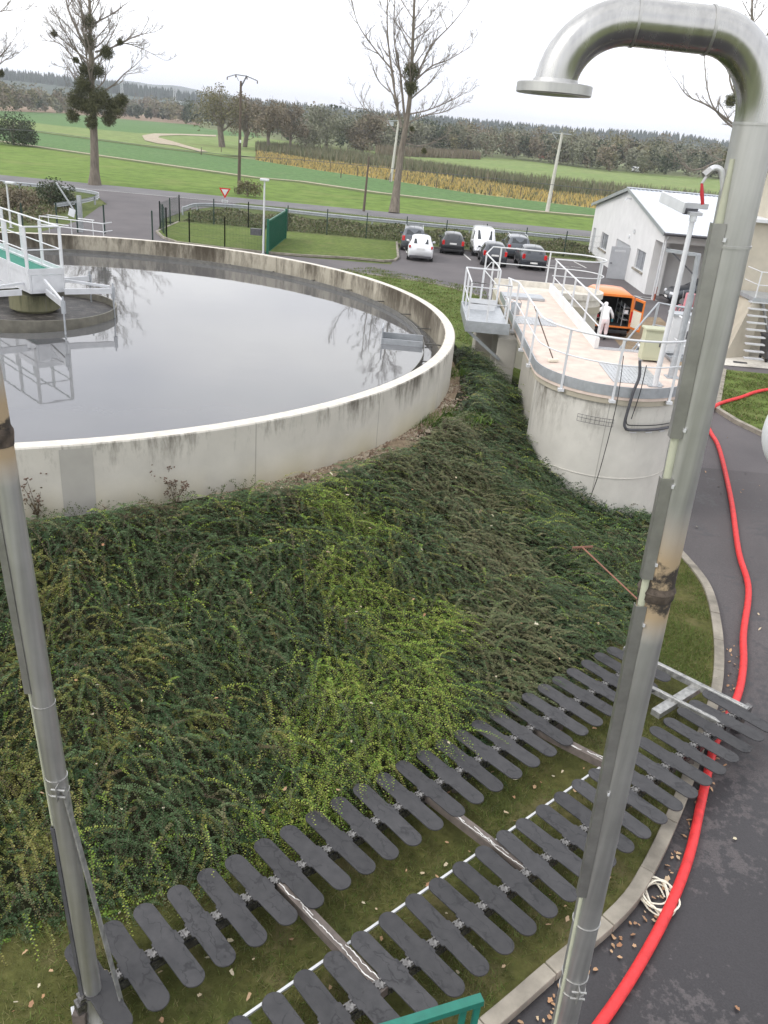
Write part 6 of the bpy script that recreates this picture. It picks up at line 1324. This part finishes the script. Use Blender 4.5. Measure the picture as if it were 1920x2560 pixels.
car('dark estate car half hidden behind the white hatchback', WAGON, 4.2, 1.76, 1.0, 'csteel', .35, 64.1, 0, G, roof_rails=True, tail=(.70, .95, .20, 0), plate_z=.78)
car('black hatchback with large red tail lamps between white hatchback and white van', HATCH, 4.1, 1.71, .96, 'cblack', 3.25, 64.3, 0, G, tail=(.66, .88, .18, 0), plate_z=.82)
car('small white van parked nose towards us between the dark cars', VAN, 4.2, 1.68, 1.0, 'cwhite', 5.6, 64.6, PI, G, name='parked_van', cat='van', solid_sides=True)
car('dark hatchback with red lamps in front of the white van', HATCH, 4.0, 1.73, .98, 'cgrey', 5.95, 60.0, 0, G, tail=(.70, .92, .17, 0), plate_z=.78)
car('grey estate car with roof rails behind the two dark hatchbacks', WAGON, 4.4, 1.78, .98, 'csteel', 8.1, 65.0, 0, G, roof_rails=True, tail=(.70, .90, .22, 0), plate_z=.80)
car('large dark grey hatchback rightmost of the parked row', HATCH, 4.28, 1.80, 1.0, 'cgrey', 8.6, 59.95, 0, G, tail=(.72, .92, .20, 0), plate_z=.52)
car('black car pulled nose out of the carport of the white building', HATCH, 4.1, 1.78, 1.06, 'cgrey', 17.35, 49.5, PI/2, None)
fv = at(1583, 429); car('tiny white van far away at the edge of the woods', VAN, 4.6, 1.8, 1.1, 'cwhite', fv.x, fv.y-6, -1.0, None, name='distant_van', cat='van', solid_sides=True)
# orange van with open rear
ov = car('orange van with its rear doors open showing tools and crates inside', VAN, 4.3, 1.86, 1.11, 'corange', 9.66, 40.5, 0, None, name='work_van', cat='van', open_rear=True, solid_sides=True, glass_rear=False)
LY = -2.09
N = NT('coverall_pink'); sx3 = N.n('ShaderNodeSeparateXYZ'); N.l(N.coord(), sx3.inputs[0]); M['suit'] = N.set(N.mix(N.math('MULTIPLY', N.ramp(sx3.outputs[2], [(.38, 1), (.92, 1), (1., 0)]), N.ramp(N.noise(N.coord(), 5, 3), [(.3, .35), (.6, .9)])), (.80, .80, .80), (.74, .55, .55)), .85); N.bump(N.noise(N.coord((1, 1, .6)), 9, 3), .9, .04)
M['lining'] = mat('van_lining', (.035, .033, .032), .9)
g = MB(); g.box(-.82, LY+.02, .50, .82, LY+.06, .58); g.build('sill', 'corange', ov, local=True)
g = MB(); g.add([(-.85, LY+.04, .56), (.85, LY+.04, .56), (.85, LY+2, .56), (-.85, LY+2, .56), (-.76, LY+.04, 1.92), (.76, LY+.04, 1.92), (.76, LY+2, 1.92), (-.76, LY+2, 1.92)], [(0, 1, 2, 3), (0, 3, 7, 4), (1, 5, 6, 2), (4, 7, 6, 5), (2, 6, 7, 3)]); g.build('load_space', 'lining', ov, local=True)
for s in (-1, 1):
    MB().bar((s*.87, LY+.03, .52), (s*.80, LY+.03, 1.95), .10, .10).build('rear_pillar', 'corange', ov, local=True); MB().box(s*.87-.06, LY-.05, .80, s*.87+.05, LY-.02, 1.30).build('tail_light', 'tail', ov, local=True)
MB().box(-.76, LY-.01, 1.90, .76, LY+.10, 2.00).build('rear_header', 'corange', ov, local=True)
for (hx, s, an) in ((.92, 1, .30), (-.92, -1, -1.9)):
    dr_ = MB(); Rr_ = Matrix.Rotation(an, 3, 'Z'); c = Vector((hx, LY, 0))+Rr_ @ Vector((0, -.38, 0)); dr_.obox((c.x, c.y, 1.22), (.06, .82, 1.40), an); d0 = dr_.build('rear_door', 'corange', ov, local=True, bev=.02)
    i_ = Rr_ @ Vector((-s*.036, -.38, 0)); MB().obox((hx+i_.x, LY+i_.y, 1.0), (.01, .70, .75), an)  .build('door_lining', 'strap', d0, local=True); MB().obox((hx+i_.x, LY+i_.y, 1.62), (.01, .66, .38), an).build('door_window', 'glass', d0, local=True)
rr = random.Random(5)
for s in (-1, 1):
    sh = MB()
    for z in (.85, 1.12, 1.4): sh.box(s*.64-.15, LY+.15, z, s*.64+.15, LY+1.6, z+.02)
    for y in (LY+.16, LY+.85, LY+1.58): sh.box(s*.64-.15, y-.015, .58, s*.64-.12, y+.015, 1.6)
    sh.build('shelf', 'galv', ov, local=True)
CR = [('red', (.16, .2, .14)), ('cabgreen', (.2, .25, .12)), ('greenpaint', (.18, .22, .15)), ('strap', (.2, .2, .1)), ('galv', (.14, .3, .13)), ('terracotta', (.16, .22, .12)), ('lamp', (.2, .2, .16))]
for k in range(16):
    s = rr.choice((-1, 1)); z = rr.choice((.60, .88, 1.15, 1.43)); mt_, sz = rr.choice(CR); x = s*.64; y = LY+.28+(k % 5)*.28
    cr_ = thing('tool_crate', f"{ {'red':'red','cabgreen':'pale green','greenpaint':'green','strap':'cream','galv':'grey metal','terracotta':'rust coloured','lamp':'white'}[mt_] } crate on the shelves inside the orange van", 'crate', (9.66+x, 40.5+y, z), 0, 'crates inside the orange van')
    g = MB(); a, b, c = sz; g.box(-a/2, -b/2, .0, a/2, b/2, .015).box(-a/2, -b/2, .015, -a/2+.01, b/2, c).box(a/2-.01, -b/2, .015, a/2, b/2, c).box(-a/2, -b/2, .015, a/2, -b/2+.01, c).box(-a/2, b/2-.01, .015, a/2, b/2, c); g.build('crate_body', mt_, cr_, local=True); MB().box(-a/2-.006, -b/2-.006, c, a/2+.006, b/2+.006, c+.02).build('lid', 'black', cr_, local=True)
# ------------------------------------------------------------------ person in white coverall
def skin(name, joints, edges, mt, parent, sub=2, root=0):
    me = bpy.data.meshes.new(name); me.from_pydata([j[0] for j in joints], edges, []); o = bpy.data.objects.new(name, me); COL.objects.link(o); me.materials.append(M[mt]); o.parent = parent
    s = o.modifiers.new('skin', 'SKIN'); s.use_smooth_shade = True
    for i, j in enumerate(joints): me.skin_vertices[0].data[i].radius = (j[1], j[2] if len(j) > 2 else j[1]); me.skin_vertices[0].data[i].use_root = (i == root)
    b = o.modifiers.new('sub', 'SUBSURF'); b.levels = sub; b.render_levels = sub; return o
pr_ = thing('person', 'person in a white hooded coverall bending into the back of the orange van', 'person', (9.24, 37.86, 0))
J = [((0, 0, .90), .155, .125), ((0, .07, 1.08), .145, .115), ((0, .17, 1.25), .165, .12), ((0, .26, 1.39), .11, .09), ((0, .31, 1.47), .062, .062), ((0, .38, 1.56), .092, .10), ((0, .42, 1.66), .085, .09),
     ((-.10, 0, .84), .115, .12), ((-.125, .03, .48), .085, .085), ((-.13, -.03, .22), .065, .065), ((.10, 0, .84), .115, .12), ((.12, .03, .48), .085, .085), ((.125, -.03, .22), .065, .065),
     ((-.18, .26, 1.38), .075), ((-.36, .30, 1.20), .056), ((-.40, .52, 1.10), .044), ((.18, .26, 1.38), .075), ((.34, .24, 1.14), .056), ((.40, .36, .94), .044)]
Ed = [(0, 1), (1, 2), (2, 3), (3, 4), (4, 5), (5, 6), (0, 7), (7, 8), (8, 9), (0, 10), (10, 11), (11, 12), (3, 13), (13, 14), (14, 15), (3, 16), (16, 17), (17, 18)]
skin('body', [(p, *[q*(1.18 if i > 6 else 1.12) for q in r]) for i, (p, *r) in enumerate(J)], Ed, 'suit', pr_)
skin('face', [((0, .43, 1.56), .06), ((0, .485, 1.60), .055), ((0, .52, 1.585), .018)], [(0, 1), (1, 2)], 'skin', pr_)
for s, x in ((-1, -.13), (1, .125)): skin('boot', [((x, -.03, .30), .07), ((x, -.03, .10), .062), ((x, .06, .055), .055), ((x, .15, .045), .042)], [(0, 1), (1, 2), (2, 3)], 'black', pr_)
for (wst, dr) in (((-.40, .52, 1.10), Vector((-.1, .9, -.35))), ((.40, .36, .94), Vector((.15, .45, -.85)))):
    w0 = Vector(wst); d = dr.normalized(); sdv = d.cross(Vector((0, 0, 1))).normalized(); up2 = sdv.cross(d); pts = [(tuple(w0), .034), (tuple(w0+d*.05), .040, .022)]; ed = [(0, 1)]
    for k, (o_, ln) in enumerate(((-.033, .068), (-.011, .080), (.011, .075), (.033, .058))):
        a = len(pts); pts += [(tuple(w0+d*.10+sdv*o_), .010), (tuple(w0+d*(.10+ln*.55)+sdv*o_*1.15-up2*.008), .0085), (tuple(w0+d*(.10+ln)+sdv*o_*1.2-up2*.028), .0075)]; ed += [(1, a), (a, a+1), (a+1, a+2)]
    a = len(pts); pts += [(tuple(w0+d*.06+sdv*-.045-up2*.01), .011), (tuple(w0+d*.10+sdv*-.062-up2*.02), .009)]; ed += [(1, a), (a, a+1)]
    skin('gloved_hand', pts, ed, 'glove', pr_, 1)
# dropped bags near the van
def sack(name, label, p, r, mt, seed, cat='bag'):
    rng = random.Random(seed); g = MB(); pr = [(0, 0), (r*.9, 0), (r, r*.3), (r*.75, r*.65), (r*.3, r*.85), (0, r*.9)]; g.lathe(pr, 18); g.v = [(x*(1+.25*math.sin(5*math.atan2(y, x)+seed)), y*(1+.2*math.cos(4*math.atan2(y, x))), z) for x, y, z in g.v]
    o = g.build(name, mt, smooth='all'); o.location = (p[0], p[1], .02); tag(o, label, cat)
M['blue'] = mat('blue_plastic', (.01, .07, .30), .4, 0, 12, .3)
sack('plastic_bag', 'crumpled blue plastic bag lying at the foot of the deck stairs', (7.15, 35.6), .32, 'blue', 1); sack('plastic_bag', 'white crumpled bag on the asphalt behind the van', (8.75, 38.2), .20, 'white', 2)
M['pink'] = mat('pink_plastic', (.62, .25, .28), .5)
pk = thing('hand_cart', 'pink drum on a small two wheeled cart near the black car', 'cart', (15.7, 46.4, 0))
MB().tube([(0, 0, .45), (0, 0, 1.15)], [.3, .28], 20).build('drum', 'pink', pk, local=True, smooth=True)
for y in (-.3, .3): MB().lathe([(.20, -.03), (.24, 0), (.20, .03), (.17, 0), (.20, -.03)], 20).build('wheel', 'pink', pk, local=True).matrix_local = Matrix.Translation((-.35, y, .24)) @ Matrix.Rotation(PI/2, 4, 'X')
MB().bar((-.35, -.3, .24), (-.35, .3, .24), .03).build('axle', 'galv', pk, local=True); MB().tube([(-.35, 0, .3), (-.45, 0, 1.3)], .02).build('handle', 'galv', pk, local=True)
# ------------------------------------------------------------------ the damp air between here and the hills
hz_ = MB().box(-3400, -30, -1.4, 3400, 5200, 126).build('haze', NT('haze_air').m); hz_['kind'] = 'stuff'
hm = hz_.data.materials[0].node_tree; hm.nodes.remove(hm.nodes['Principled BSDF']); pv = hm.nodes.new('ShaderNodeVolumePrincipled')
pv.inputs['Color'].default_value = (.90, .93, .98, 1); pv.inputs['Density'].default_value = .00023; pv.inputs['Anisotropy'].default_value = .2
hm.links.new(pv.outputs[0], hm.nodes['Material Output'].inputs['Volume'])
